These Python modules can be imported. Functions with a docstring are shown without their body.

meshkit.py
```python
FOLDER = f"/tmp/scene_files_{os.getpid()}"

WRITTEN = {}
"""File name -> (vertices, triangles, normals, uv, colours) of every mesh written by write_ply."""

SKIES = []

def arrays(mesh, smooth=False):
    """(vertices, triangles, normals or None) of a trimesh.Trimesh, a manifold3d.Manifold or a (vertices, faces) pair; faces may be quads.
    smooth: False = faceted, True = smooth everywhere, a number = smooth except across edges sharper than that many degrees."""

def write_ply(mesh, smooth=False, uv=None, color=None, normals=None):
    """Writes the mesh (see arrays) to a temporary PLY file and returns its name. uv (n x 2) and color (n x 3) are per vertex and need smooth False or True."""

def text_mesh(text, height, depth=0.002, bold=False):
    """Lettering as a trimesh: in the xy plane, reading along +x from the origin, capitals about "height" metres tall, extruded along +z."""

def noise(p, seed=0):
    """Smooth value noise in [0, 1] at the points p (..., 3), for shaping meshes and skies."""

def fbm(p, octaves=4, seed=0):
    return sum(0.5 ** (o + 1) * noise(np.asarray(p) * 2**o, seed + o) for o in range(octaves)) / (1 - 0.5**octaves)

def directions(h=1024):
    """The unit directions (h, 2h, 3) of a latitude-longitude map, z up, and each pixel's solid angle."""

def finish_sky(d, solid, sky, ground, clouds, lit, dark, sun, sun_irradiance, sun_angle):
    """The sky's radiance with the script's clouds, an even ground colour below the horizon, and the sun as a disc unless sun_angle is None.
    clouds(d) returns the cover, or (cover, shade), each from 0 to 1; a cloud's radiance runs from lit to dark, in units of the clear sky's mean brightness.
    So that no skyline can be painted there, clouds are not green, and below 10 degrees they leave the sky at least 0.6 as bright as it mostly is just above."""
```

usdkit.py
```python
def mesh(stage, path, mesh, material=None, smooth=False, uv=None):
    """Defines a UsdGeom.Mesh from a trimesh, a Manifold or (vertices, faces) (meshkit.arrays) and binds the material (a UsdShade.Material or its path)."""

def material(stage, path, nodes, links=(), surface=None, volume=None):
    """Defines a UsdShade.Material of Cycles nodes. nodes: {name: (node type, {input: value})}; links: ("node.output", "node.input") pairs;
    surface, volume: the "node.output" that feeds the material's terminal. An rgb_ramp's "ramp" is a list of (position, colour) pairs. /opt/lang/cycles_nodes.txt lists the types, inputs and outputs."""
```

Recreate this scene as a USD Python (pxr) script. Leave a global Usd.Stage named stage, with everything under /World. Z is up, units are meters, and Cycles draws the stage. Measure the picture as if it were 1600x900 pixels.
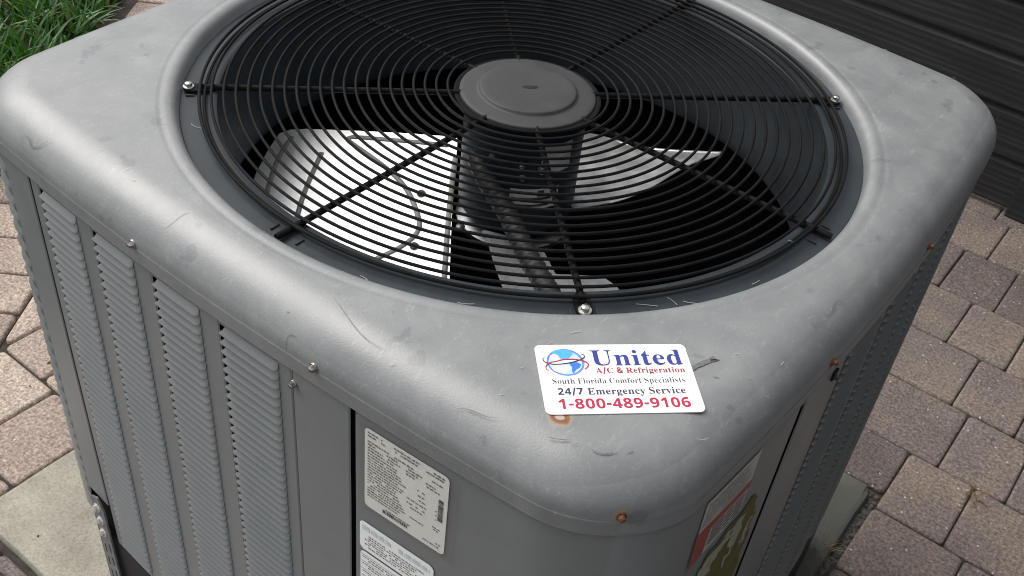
import math, json, random
import numpy as np
import trimesh
from shapely.geometry import Polygon, LineString, Point, box as sbox
from shapely import affinity, ops
from pxr import Usd, UsdGeom, UsdLux, UsdShade, Gf, Sdf
import usdkit, meshkit

stage = Usd.Stage.CreateInMemory()
UsdGeom.SetStageUpAxis(stage, UsdGeom.Tokens.z)
UsdGeom.SetStageMetersPerUnit(stage, 1.0)
UsdGeom.Xform.Define(stage, '/World')
random.seed(7)
RNG = np.random.default_rng(7)
H = 0.868                      # height of the unit's flat top above the paving

# ------------------------------------------------------------------ camera
RIGHT, DOWN, FWD = (np.array(v) for v in ((0.7850483, 0.6124131, 0.0930021), (0.4513591, -0.4627245, -0.7629948), (-0.4242336, 0.6409651, -0.6396793)))
EYE = np.array([0.57127, -0.84725, 0.56175]) + [0, 0, H]
cam = UsdGeom.Camera.Define(stage, '/World/camera')
cam.CreateHorizontalApertureAttr(36.0)
cam.CreateVerticalApertureAttr(20.25)
cam.CreateFocalLengthAttr(36.0 * 1627.98 / 1600)
cam.CreateClippingRangeAttr(Gf.Vec2f(0.05, 500))
cam.CreateExposureAttr(0.98)
m = Gf.Matrix4d(1)
for r, v in enumerate((RIGHT, -DOWN, -FWD, EYE)):
    for c in range(3):
        m[r, c] = float(v[c])
UsdGeom.Xformable(cam).AddTransformOp().Set(m)

# ------------------------------------------------------------------ sky and sun (bright overcast, sun veiled, from the far left)
SUN = np.array([-0.85, -0.06, 1.08]); SUN /= np.linalg.norm(SUN)
dome = UsdLux.DomeLight.Define(stage, '/World/sky')
sky = usdkit.material(stage, '/World/Looks/sky_light', {
    'sky': ('sky_texture', {'sky_type': 'single_scattering', 'sun_disc': False, 'sun_elevation': math.asin(SUN[2]), 'sun_rotation': math.atan2(SUN[0], SUN[1]), 'aerosol_density': 3.0}),
    'grey': ('hsv', {'saturation': 0.35, 'value': 1.0, 'fac': 1.0}),
    'tc': ('texture_coordinate', {}),
    'n': ('noise_texture', {'scale': 2.2, 'detail': 5, 'roughness': 0.55}),
    'r': ('rgb_ramp', {'ramp': [(0.35, (0, 0, 0)), (0.7, (1, 1, 1))]}),
    'mx': ('mix', {'mix_type': 'mix', 'color2': (9.0, 9.1, 9.2)}),
    'b': ('background_shader', {'strength': 0.07})},
    [('sky.color', 'grey.color'), ('tc.generated', 'n.vector'), ('n.fac', 'r.fac'), ('r.color', 'mx.fac'), ('grey.color', 'mx.color1'), ('mx.color', 'b.color')], surface='b.background')
UsdShade.MaterialBindingAPI.Apply(dome.GetPrim()).Bind(sky)
sun = UsdLux.DistantLight.Define(stage, '/World/sun')
sun.CreateIntensityAttr(0.4); sun.CreateAngleAttr(45.0); sun.CreateNormalizeAttr(True)
sun.CreateColorAttr(Gf.Vec3f(1.0, 0.96, 0.9))
zz = SUN; xx = np.cross([0, 0, 1], zz); xx /= np.linalg.norm(xx); yy = np.cross(zz, xx)
m = Gf.Matrix4d(1)
for r, v in enumerate((xx, yy, zz)):
    for c in range(3):
        m[r, c] = float(v[c])
UsdGeom.Xformable(sun).AddTransformOp().Set(m)

# ------------------------------------------------------------------ helpers
USED = {}
def numbered(parent, name):
    k = (parent, name); n = USED.get(k, 0); USED[k] = n + 1
    return f'{parent}/{name}' if n == 0 else f'{parent}/{name}_{n:03d}'
def data(p, label=None, cat=None, group=None, kind=None):
    for k, v in (('label', label), ('category', cat), ('group', group), ('kind', kind)):
        if v: p.SetCustomDataByKey(k, v)
    return p
def thing(name, loc=(0, 0, 0), **kw):
    x = UsdGeom.Xform.Define(stage, numbered('/World', name))
    if any(loc): x.AddTranslateOp().Set(Gf.Vec3d(*map(float, loc)))
    data(x.GetPrim(), **kw)
    return str(x.GetPath())
def obj(name, mesh, mat, parent='/World', smooth=30, **kw):
    path = numbered(parent, name)
    p = usdkit.mesh(stage, path, mesh, mat, smooth=smooth).GetPrim()
    data(p, **kw)
    return path
def T(v, f): return trimesh.Trimesh(np.asarray(v, float), np.asarray(f, int), process=False)
def cat(ms): return trimesh.util.concatenate(ms)
def grid(P, closed_u=False, flip=False):
    """P: (nu, nv, 3) -> mesh."""
    P = np.asarray(P, float); nu, nv = P.shape[:2]; f = []
    U = nu if closed_u else nu - 1
    i = np.arange(U)[:, None]; j = np.arange(nv - 1)[None, :]
    a = i * nv + j; b = ((i + 1) % nu) * nv + j
    q = np.stack([a, b, b + 1, a + 1], -1).reshape(-1, 4)
    f = np.vstack([q[:, [0, 1, 2]], q[:, [0, 2, 3]]])
    if flip: f = f[:, ::-1]
    return T(P.reshape(-1, 3), f)
def lathe(prof, n=180):
    t = np.linspace(0, 2 * np.pi, n, endpoint=False); prof = np.asarray(prof, float)
    P = np.stack([prof[None, :, 0] * np.cos(t)[:, None], prof[None, :, 0] * np.sin(t)[:, None], np.broadcast_to(prof[None, :, 1], (n, len(prof)))], -1)
    return grid(P, closed_u=True)
def tube(pts, r, n=8, caps=True):
    pts = np.asarray(pts, float); r = np.broadcast_to(r, (len(pts),)); d = np.gradient(pts, axis=0)
    d /= np.linalg.norm(d, axis=1)[:, None]
    up = np.array([0, 0, 1.0]) if abs(d[0][2]) < .9 else np.array([1.0, 0, 0])
    rings = []
    x = np.cross(up, d[0]); x /= np.linalg.norm(x)
    for k in range(len(pts)):
        x = x - d[k] * (x @ d[k]); x /= np.linalg.norm(x); y = np.cross(d[k], x)
        t = np.linspace(0, 2 * np.pi, n, endpoint=False)
        rings.append(pts[k] + r[k] * (np.cos(t)[:, None] * x + np.sin(t)[:, None] * y))
    P = np.array(rings); mm = grid(np.concatenate([P, P[:, :1]], 1))
    if caps:
        v = list(mm.vertices); f = list(mm.faces)
        for k, s in ((0, 1), (len(pts) - 1, -1)):
            c = len(v); v.append(pts[k]); st = k * (n + 1)
            for j in range(n): f.append([c, st + j, st + j + 1][::s])
        mm = T(v, f)
    return mm
def fix(mm):
    mm = trimesh.Trimesh(mm.vertices, mm.faces, process=True)
    trimesh.repair.fix_normals(mm)
    return mm
def spline(pts, n=40):
    from scipy.interpolate import CubicSpline
    pts = np.asarray(pts, float); s = np.r_[0, np.cumsum(np.linalg.norm(np.diff(pts, axis=0), axis=1))]
    return CubicSpline(s, pts)(np.linspace(0, s[-1], n))
def polys(g): return [q for q in getattr(g, 'geoms', [g]) if q.geom_type == 'Polygon' and q.area > 1e-10]
def flat(g, seg=None):
    """shapely area -> (xy vertices, triangles); seg cuts it into strips along x first."""
    ms = []
    for q in polys(g):
        parts = [q]
        if seg:
            x0, y0, x1, y1 = q.bounds; n = max(1, int(math.ceil((x1 - x0) / seg)))
            parts = [w for k in range(n) for w in polys(q.intersection(sbox(x0 + (x1 - x0) * k / n, y0 - 1, x0 + (x1 - x0) * (k + 1) / n, y1 + 1)))]
        for w in parts:
            v, f = trimesh.creation.triangulate_polygon(w, engine='earcut')
            a = v[f]; area = (a[:, 1, 0] - a[:, 0, 0]) * (a[:, 2, 1] - a[:, 0, 1]) - (a[:, 2, 0] - a[:, 0, 0]) * (a[:, 1, 1] - a[:, 0, 1])
            f = np.where((area < 0)[:, None], f[:, ::-1], f)
            ms.append((v, f))
    n = 0; V = []; F = []
    for v, f in ms: V.append(v); F.append(f + n); n += len(v)
    return np.vstack(V), np.vstack(F)
def extrude(g, h): return cat([trimesh.creation.extrude_polygon(q, h, engine='earcut') for q in polys(g)])
def onplane(mm, o, ux, uy, n):
    """mesh in local (x, y, z) -> o + x ux + y uy + z n"""
    M = np.stack([ux, uy, n], 1); return T(mm.vertices @ M.T + o, mm.faces)

# ------------------------------------------------------------------ materials
LOOKS = '/World/Looks/'
def mat(name, base, rough=0.5, metal=0.0, spec=0.5, var=None, scale=8.0, detail=6, bump=0.0, bscale=60.0, extra=None, stretch=None, per_object=0.0, coord='object', rvar=0.0, coat=0.0):
    """principled material whose colour wanders between base and var by noise."""
    N = {'p': ('principled_bsdf', {'roughness': rough, 'metallic': metal, 'specular_ior_level': spec, 'base_color': base, 'coat_weight': coat, 'coat_roughness': 0.2})}; L = []
    N['tc'] = ('texture_coordinate', {}); src = 'tc.object'
    if coord == 'world': N['tc'] = ('geometry', {}); src = 'tc.position'
    if stretch: N['mp'] = ('mapping', {'scale': stretch}); L.append((src, 'mp.vector')); src = 'mp.vector'
    if var is not None:
        N['n'] = ('noise_texture', {'scale': scale, 'detail': detail, 'roughness': 0.6}); L.append((src, 'n.vector'))
        N['r'] = ('rgb_ramp', {'ramp': [(0.3, base), (0.7, var)]}); L += [('n.fac', 'r.fac')]
        last = 'r.color'
        if per_object:
            N['oi'] = ('object_info', {}); N['mr'] = ('map_range', {'from_min': 0.0, 'from_max': 1.0, 'to_min': 1 - per_object, 'to_max': 1 + per_object})
            N['hs'] = ('hsv', {'saturation': 1.0, 'fac': 1.0}); L += [('oi.random', 'mr.value'), ('mr.result', 'hs.value'), (last, 'hs.color')]; last = 'hs.color'
        L.append((last, 'p.base_color'))
        if rvar:
            N['rr'] = ('map_range', {'from_min': 0.3, 'from_max': 0.7, 'to_min': rough - rvar, 'to_max': rough + rvar}); L += [('n.fac', 'rr.value'), ('rr.result', 'p.roughness')]
    if bump:
        N['bn'] = ('noise_texture', {'scale': bscale, 'detail': 4}); N['bp'] = ('bump', {'strength': bump, 'distance': 0.002})
        L += [(src, 'bn.vector'), ('bn.fac', 'bp.height'), ('bp.normal', 'p.normal')]
    return usdkit.material(stage, LOOKS + name, N, L, surface='p.BSDF')

def cap_material():
    N = {'g': ('geometry', {}), 'p': ('principled_bsdf', {'specular_ior_level': 0.78, 'ior': 1.55}),
         'n1': ('noise_texture', {'scale': 15.0, 'detail': 9, 'roughness': 0.66, 'distortion': 0.5}),
         'r1': ('rgb_ramp', {'ramp': [(0.28, (0.142, 0.148, 0.152)), (0.44, (0.168, 0.174, 0.179)), (0.56, (0.184, 0.190, 0.195)), (0.72, (0.222, 0.228, 0.231))]}),
         # small darker water spots and paler chalky scuffs
         'n2': ('noise_texture', {'scale': 34.0, 'detail': 2, 'roughness': 0.5}),
         'r2': ('rgb_ramp', {'ramp': [(0.29, (0.72, 0.73, 0.76)), (0.325, (1, 1, 1))]}),
         'm2': ('mix', {'mix_type': 'multiply', 'fac': 0.8}),
         'mp': ('mapping', {'scale': (60, 22, 40), 'rotation': (0, 0, 0.6)}),
         'n3': ('noise_texture', {'scale': 3.2, 'detail': 6, 'roughness': 0.7, 'distortion': 1.5}),
         'r3': ('rgb_ramp', {'ramp': [(0.56, (0, 0, 0)), (0.74, (0.55, 0.55, 0.55))]}),
         'm3': ('mix', {'mix_type': 'mix', 'color2': (0.33, 0.34, 0.34)}),
         # rust ring by the sticker and its bare centre
         'd': ('vector_math', {'math_type': 'distance', 'vector2': (0.3155, -0.3765, H)}),
         'dn': ('noise_texture', {'scale': 150.0, 'detail': 3}),
         'da': ('math', {'math_type': 'multiply_add', 'value2': 0.007, 'value3': -0.0035}),
         'db': ('math', {'math_type': 'add'}),
         'rr': ('map_range', {'from_min': 0.0, 'from_max': 0.012, 'to_min': 0, 'to_max': 1, 'clamp': True}),
         'rust': ('rgb_ramp', {'ramp': [(0.0, (0.40, 0.33, 0.28)), (0.20, (0.40, 0.33, 0.28)), (0.28, (0.16, 0.045, 0.012)), (0.55, (0.20, 0.065, 0.015)), (0.72, (0.30, 0.22, 0.12)), (1.0, (0.3, 0.3, 0.3))]}),
         'rm': ('rgb_ramp', {'ramp': [(0.0, (1, 1, 1)), (0.66, (1, 1, 1)), (0.95, (0, 0, 0))]}),
         'm4': ('mix', {'mix_type': 'mix'}),
         # stain round the corner screw
         'd5': ('vector_math', {'math_type': 'distance', 'vector2': CORNER}),
         'r5': ('rgb_ramp', {'ramp': [(0.0, (0.7, 0.7, 0.7)), (0.0055, (0.55, 0.55, 0.55)), (0.0078, (0, 0, 0))]}),
         'd6': ('math', {'math_type': 'add'}),
         'm5': ('mix', {'mix_type': 'mix', 'color2': (0.30, 0.22, 0.13)}),
         'ro': ('map_range', {'from_min': 0.3, 'from_max': 0.7, 'to_min': 0.37, 'to_max': 0.51}),
         'bn': ('noise_texture', {'scale': 9.0, 'detail': 3}), 'bp': ('bump', {'strength': 0.25, 'distance': 0.004}),
         'bn2': ('noise_texture', {'scale': 600.0, 'detail': 2}), 'bp2': ('bump', {'strength': 0.22, 'distance': 0.0006})}
    L = [('g.position', 'n1.vector'), ('n1.fac', 'r1.fac'), ('g.position', 'n2.vector'), ('n2.fac', 'r2.fac'), ('r1.color', 'm2.color1'), ('r2.color', 'm2.color2'),
         ('g.position', 'mp.vector'), ('mp.vector', 'n3.vector'), ('n3.fac', 'r3.fac'), ('r3.color', 'm3.fac'), ('m2.color', 'm3.color1'),
         ('g.position', 'd.vector1'), ('g.position', 'dn.vector'), ('dn.fac', 'da.value1'), ('d.value', 'db.value1'), ('da.value', 'db.value2'), ('db.value', 'rr.value'), ('rr.result', 'rust.fac'), ('rr.result', 'rm.fac'),
         ('rm.color', 'm4.fac'), ('m3.color', 'm4.color1'), ('rust.color', 'm4.color2'), ('g.position', 'd5.vector1'), ('d5.value', 'd6.value1'), ('da.value', 'd6.value2'), ('d6.value', 'r5.fac'), ('r5.color', 'm5.fac'), ('m4.color', 'm5.color1'), ('m5.color', 'p.base_color'),
         ('n1.fac', 'ro.value'), ('ro.result', 'p.roughness'), ('g.position', 'bn.vector'), ('bn.fac', 'bp.height'), ('g.position', 'bn2.vector'), ('bn2.fac', 'bp2.height'), ('bp.normal', 'bp2.normal'), ('bp2.normal', 'p.normal')]
    return usdkit.material(stage, LOOKS + 'cap_paint', N, L, surface='p.BSDF')

def paver_material(name, a, b, c):
    """exposed-aggregate concrete: blotched tint, sandy grain, pale chips."""
    N = {'g': ('geometry', {}), 'oi': ('object_info', {}), 'p': ('principled_bsdf', {'roughness': 0.85, 'specular_ior_level': 0.3}),
         'n1': ('noise_texture', {'scale': 8.0, 'detail': 5, 'roughness': 0.6}), 'ad': ('math', {'math_type': 'multiply_add', 'value2': 0.35, 'value3': -0.175}), 'as': ('math', {'math_type': 'add', 'use_clamp': True}),
         'r1': ('rgb_ramp', {'ramp': [(0.25, a), (0.5, b), (0.75, c)]}),
         'n2': ('noise_texture', {'scale': 165.0, 'detail': 5, 'roughness': 0.8}), 'r2': ('rgb_ramp', {'ramp': [(0.34, (0.36, 0.34, 0.33)), (0.5, (1.0, 1.0, 1.0)), (0.66, (1.95, 1.9, 1.82))]}),
         'm2': ('mix', {'mix_type': 'multiply', 'fac': 0.9}),
         'v': ('voronoi_texture', {'scale': 135.0, 'randomness': 1.0}), 'vb': ('rgb_to_bw', {}), 'vd': ('math', {'math_type': 'less_than', 'value2': 0.26}), 'vs': ('math', {'math_type': 'greater_than', 'value2': 0.86}),
         'vm': ('math', {'math_type': 'multiply'}), 'vf': ('math', {'math_type': 'multiply', 'value2': 0.85}), 'm3': ('mix', {'mix_type': 'mix', 'color2': (0.62, 0.60, 0.57)}),
         'mr': ('map_range', {'from_min': 0.0, 'from_max': 1.0, 'to_min': 0.88, 'to_max': 1.10}), 'hs': ('hsv', {'saturation': 1.0, 'fac': 1.0}),
         'bp': ('bump', {'strength': 0.8, 'distance': 0.0025})}
    L = [('g.position', 'n1.vector'), ('oi.random', 'ad.value1'), ('n1.fac', 'as.value1'), ('ad.value', 'as.value2'), ('as.value', 'r1.fac'), ('g.position', 'n2.vector'), ('n2.fac', 'r2.fac'), ('r1.color', 'm2.color1'), ('r2.color', 'm2.color2'),
         ('g.position', 'v.vector'), ('v.color', 'vb.color'), ('v.distance', 'vd.value1'), ('vb.val', 'vs.value1'), ('vd.value', 'vm.value1'), ('vs.value', 'vm.value2'), ('vm.value', 'vf.value1'), ('vf.value', 'm3.fac'), ('m2.color', 'm3.color1'),
         ('oi.random', 'mr.value'), ('mr.result', 'hs.value'), ('m3.color', 'hs.color'), ('hs.color', 'p.base_color'), ('n2.fac', 'bp.height'), ('bp.normal', 'p.normal')]
    return usdkit.material(stage, LOOKS + name, N, L, surface='p.BSDF')

def wood_material():
    N = {'g': ('texture_coordinate', {}), 'oi': ('object_info', {}), 'of': ('combine_xyz', {}), 'om': ('math', {'math_type': 'multiply', 'value2': 37.0}), 'ad': ('vector_math', {'math_type': 'add'}),
         'mp': ('mapping', {'scale': (1.3, 14.0, 14.0)}), 'w': ('noise_texture', {'scale': 2.0, 'detail': 7, 'roughness': 0.65, 'distortion': 0.9}),
         'mp2': ('mapping', {'scale': (0.9, 9.0, 9.0)}), 'wv': ('wave_texture', {'wave_type': 'bands', 'bands_direction': 'z', 'scale': 2.0, 'distortion': 7.0, 'detail': 3, 'detail_scale': 1.2}),
         'r': ('rgb_ramp', {'ramp': [(0.25, (0.007, 0.007, 0.0076)), (0.6, (0.023, 0.023, 0.0236)), (0.8, (0.046, 0.046, 0.0465))]}), 'mm': ('math', {'math_type': 'multiply_add', 'value2': 0.22, 'value3': 0.1}), 'ma': ('math', {'math_type': 'multiply_add', 'value2': 0.68}),
         'p': ('principled_bsdf', {'roughness': 0.55, 'specular_ior_level': 0.35}), 'bp': ('bump', {'strength': 0.5, 'distance': 0.002})}
    L = [('oi.random', 'om.value1'), ('om.value', 'of.x'), ('om.value', 'of.z'), ('g.object', 'ad.vector1'), ('of.vector', 'ad.vector2'), ('ad.vector', 'mp.vector'), ('mp.vector', 'w.vector'), ('ad.vector', 'mp2.vector'), ('mp2.vector', 'wv.vector'),
         ('wv.fac', 'mm.value1'), ('w.fac', 'ma.value1'), ('mm.value', 'ma.value3'), ('ma.value', 'r.fac'), ('r.color', 'p.base_color'), ('ma.value', 'bp.height'), ('bp.normal', 'p.normal')]
    return usdkit.material(stage, LOOKS + 'charred_wood', N, L, surface='p.BSDF')

def leaf_material(name, a, b):
    N = {'g': ('geometry', {}), 'r': ('rgb_ramp', {'ramp': [(0.0, a), (1.0, b)]}), 'p': ('principled_bsdf', {'roughness': 0.4, 'specular_ior_level': 0.5}),
         't': ('translucent_bsdf', {}), 'mx': ('mix_closure', {'fac': 0.3})}
    L = [('g.random_per_island', 'r.fac'), ('r.color', 'p.base_color'), ('r.color', 't.color'), ('p.BSDF', 'mx.closure1'), ('t.BSDF', 'mx.closure2')]
    return usdkit.material(stage, LOOKS + name, N, L, surface='mx.closure')

def film_material():
    return usdkit.material(stage, LOOKS + 'clear_film', {'t': ('transparent_bsdf', {'color': (0.93, 0.93, 0.93)}), 'g': ('glossy_bsdf', {'color': (1, 1, 1), 'roughness': 0.25}), 'm': ('mix_closure', {'fac': 0.11})},
                           [('t.BSDF', 'm.closure1'), ('g.BSDF', 'm.closure2')], surface='m.closure')

PANEL = mat('panel_paint', (0.152, 0.163, 0.167), 0.40, spec=0.7, var=(0.178, 0.188, 0.190), scale=14, bump=0.08, bscale=300, coord='world', rvar=0.06)
RINGM = mat('slate_plastic', (0.022, 0.028, 0.034), 0.5, spec=0.22, var=(0.036, 0.044, 0.052), scale=18, coord='world', rvar=0.08, bump=0.06, bscale=200)
WIRE = mat('black_wire', (0.006, 0.006, 0.0065), 0.55, spec=0.06, var=(0.012, 0.012, 0.0125), scale=40, coord='world')
HUBM = mat('dull_black_plastic', (0.025, 0.026, 0.028), 0.58, spec=0.4, var=(0.040, 0.040, 0.042), scale=22, coord='world', rvar=0.06, bump=0.1, bscale=500)
BLACK = mat('black_void', (0.008, 0.008, 0.009), 0.8, var=(0.012, 0.012, 0.013), scale=30, spec=0.2)
BASEM = mat('black_base_paint', (0.010, 0.011, 0.013), 0.55, spec=0.2, var=(0.018, 0.019, 0.021), scale=15, coord='world')
ALU = mat('aluminium', (0.66, 0.67, 0.68), 0.46, metal=0.88, var=(0.84, 0.84, 0.84), scale=30, coord='world', rvar=0.07, bump=0.1, bscale=420)
ALUD = mat('cast_hub_metal', (0.26, 0.265, 0.275), 0.36, metal=1.0, var=(0.34, 0.34, 0.345), scale=20, coord='world')
RIB = mat('shadowed_rib', (0.16, 0.155, 0.15), 0.6, metal=0.3, var=(0.26, 0.255, 0.25), scale=30, coord='world')  # blade metal darkened so the ribs carry painted groove shading
MOTOR = mat('motor_paint', (0.010, 0.018, 0.026), 0.5, spec=0.25, var=(0.016, 0.026, 0.036), scale=30, coord='world')
LOOM = mat('black_sleeve', (0.012, 0.012, 0.013), 0.6, var=(0.022, 0.022, 0.023), scale=120, coord='world', bump=0.5, bscale=180)
STEEL = mat('zinc_screw', (0.34, 0.335, 0.32), 0.3, metal=1.0, var=(0.55, 0.54, 0.52), scale=200, coord='world', rvar=0.08)
BOLT = mat('bright_bolt', (0.60, 0.60, 0.58), 0.35, metal=0.8, var=(0.72, 0.72, 0.70), scale=200, coord='world')
DARKSTEEL = mat('dark_screw', (0.10, 0.10, 0.10), 0.35, metal=0.8, var=(0.2, 0.2, 0.2), scale=300, coord='world')
RUST = mat('rusty_screw', (0.07, 0.028, 0.014), 0.8, var=(0.21, 0.085, 0.045), scale=400, coord='world', bump=0.8, bscale=700)
BRACKET = mat('galvanised_bracket', (0.12, 0.124, 0.13), 0.45, metal=0.3, var=(0.20, 0.20, 0.20), scale=60, coord='world')
WHITE = mat('white_vinyl', (0.80, 0.80, 0.79), 0.35, var=(0.84, 0.84, 0.83), scale=30)
PLATEM = mat('cream_label', (0.86, 0.87, 0.80), 0.4, var=(0.89, 0.89, 0.84), scale=40, coord='world')
PAPER = mat('white_label', (0.86, 0.89, 0.88), 0.45, var=(0.90, 0.91, 0.90), scale=40, coord='world')
GREYLAB = mat('grey_label', (0.42, 0.41, 0.39), 0.5, var=(0.52, 0.50, 0.47), scale=120, coord='world')
REDLAB = mat('faded_red', (0.36, 0.05, 0.03), 0.5, var=(0.22, 0.07, 0.06), scale=70, coord='world')
INKN = mat('navy_ink', (0.025, 0.04, 0.24), 0.4)
INKR = mat('red_ink', (0.42, 0.015, 0.06), 0.4)
INKM = mat('maroon_ink', (0.30, 0.03, 0.05), 0.4)
INKK = mat('black_ink', (0.02, 0.02, 0.025), 0.45)
INKG = mat('grey_ink', (0.10, 0.10, 0.09), 0.5)
INKB = mat('dark_navy_ink', (0.03, 0.035, 0.075), 0.4)
PALEB = mat('pale_print', (0.50, 0.58, 0.60), 0.5, var=(0.68, 0.74, 0.75), scale=300, coord='world')
BLUE1 = mat('ocean_blue', (0.08, 0.16, 0.62), 0.35, var=(0.16, 0.28, 0.78), scale=40, coord='world')
BLUE2 = mat('light_ocean', (0.36, 0.55, 0.92), 0.35, var=(0.5, 0.7, 0.97), scale=60, coord='world')
BLUE3 = mat('pale_ocean', (0.62, 0.80, 0.97), 0.35, var=(0.75, 0.88, 0.98), scale=60, coord='world')
LANDN = mat('bright_land', (0.05, 0.34, 0.80), 0.35, var=(0.10, 0.44, 0.86), scale=80, coord='world')
LANDS = mat('deep_land', (0.03, 0.13, 0.55), 0.35, var=(0.05, 0.2, 0.65), scale=80, coord='world')
SCUFF = mat('dark_scuff', (0.10, 0.10, 0.10), 0.6, var=(0.16, 0.155, 0.15), scale=300, coord='world')
PALE = mat('pale_scratch', (0.36, 0.365, 0.365), 0.6)
HAIR = mat('dirt_line', (0.15, 0.15, 0.145), 0.7)
OLIVE = mat('olive_stain', (0.075, 0.07, 0.014), 0.6, var=(0.12, 0.11, 0.03), scale=40, coord='world')
TORN = mat('torn_paper', (0.26, 0.25, 0.19), 0.8, var=(0.42, 0.40, 0.33), scale=150, coord='world')
PAVE_R = paver_material('shaded_brown_paver', (0.138, 0.117, 0.114), (0.172, 0.144, 0.134), (0.225, 0.183, 0.155))  # right-hand pavers: shade of unit and fence worked into the colour
PAVE_L = paver_material('sunlit_rosy_paver', (0.27, 0.215, 0.19), (0.33, 0.265, 0.228), (0.38, 0.315, 0.265))  # left-hand copy of the pavers, sunlight painted in as a brighter tint
CONC = usdkit.material(stage, LOOKS + 'pad_concrete', {'g': ('geometry', {}), 'n': ('noise_texture', {'scale': 14.0, 'detail': 10, 'roughness': 0.62}), 'r': ('rgb_ramp', {'ramp': [(0.3, (0.235, 0.222, 0.185)), (0.7, (0.375, 0.355, 0.300))]}),
    'n3': ('noise_texture', {'scale': 230.0, 'detail': 5, 'roughness': 0.8}), 'r3': ('rgb_ramp', {'ramp': [(0.36, (0.62, 0.61, 0.58)), (0.5, (1, 1, 1)), (0.7, (1.3, 1.28, 1.24))]}), 'm3': ('mix', {'mix_type': 'multiply', 'fac': 0.8}),
    # green-grey damp staining, with the shade right of the unit painted in
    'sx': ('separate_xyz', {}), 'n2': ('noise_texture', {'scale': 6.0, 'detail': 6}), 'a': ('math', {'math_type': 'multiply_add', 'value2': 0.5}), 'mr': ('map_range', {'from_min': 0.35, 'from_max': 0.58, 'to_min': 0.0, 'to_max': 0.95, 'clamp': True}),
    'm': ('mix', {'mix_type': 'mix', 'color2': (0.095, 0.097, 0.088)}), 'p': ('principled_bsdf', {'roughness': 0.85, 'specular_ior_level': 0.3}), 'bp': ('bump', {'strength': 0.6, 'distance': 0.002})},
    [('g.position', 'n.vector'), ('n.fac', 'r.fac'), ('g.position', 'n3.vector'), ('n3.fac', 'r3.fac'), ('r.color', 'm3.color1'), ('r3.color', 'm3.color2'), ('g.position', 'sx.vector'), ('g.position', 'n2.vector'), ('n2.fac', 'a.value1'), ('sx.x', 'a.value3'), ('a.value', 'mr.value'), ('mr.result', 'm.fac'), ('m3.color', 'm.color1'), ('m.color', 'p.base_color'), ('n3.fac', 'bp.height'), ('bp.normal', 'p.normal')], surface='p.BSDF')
SAND = mat('joint_sand', (0.035, 0.03, 0.026), 0.95, var=(0.07, 0.06, 0.05), scale=90, bump=0.8, bscale=200, coord='world', spec=0.2)
SOIL = mat('soil', (0.03, 0.022, 0.015), 0.95, var=(0.06, 0.045, 0.03), scale=20, bump=0.8, bscale=60, coord='world', spec=0.2)
STONE = mat('dark_gravel', (0.05, 0.048, 0.044), 0.9, var=(0.12, 0.115, 0.105), scale=70, coord='world')
WOOD = wood_material()
GRASS = leaf_material('grass_blade', (0.028, 0.095, 0.008), (0.23, 0.42, 0.04))
GRASSY = leaf_material('yellow_grass', (0.20, 0.27, 0.05), (0.30, 0.34, 0.08))
DRY = leaf_material('dry_straw', (0.28, 0.19, 0.09), (0.42, 0.31, 0.16))
FILM = film_material()

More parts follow.
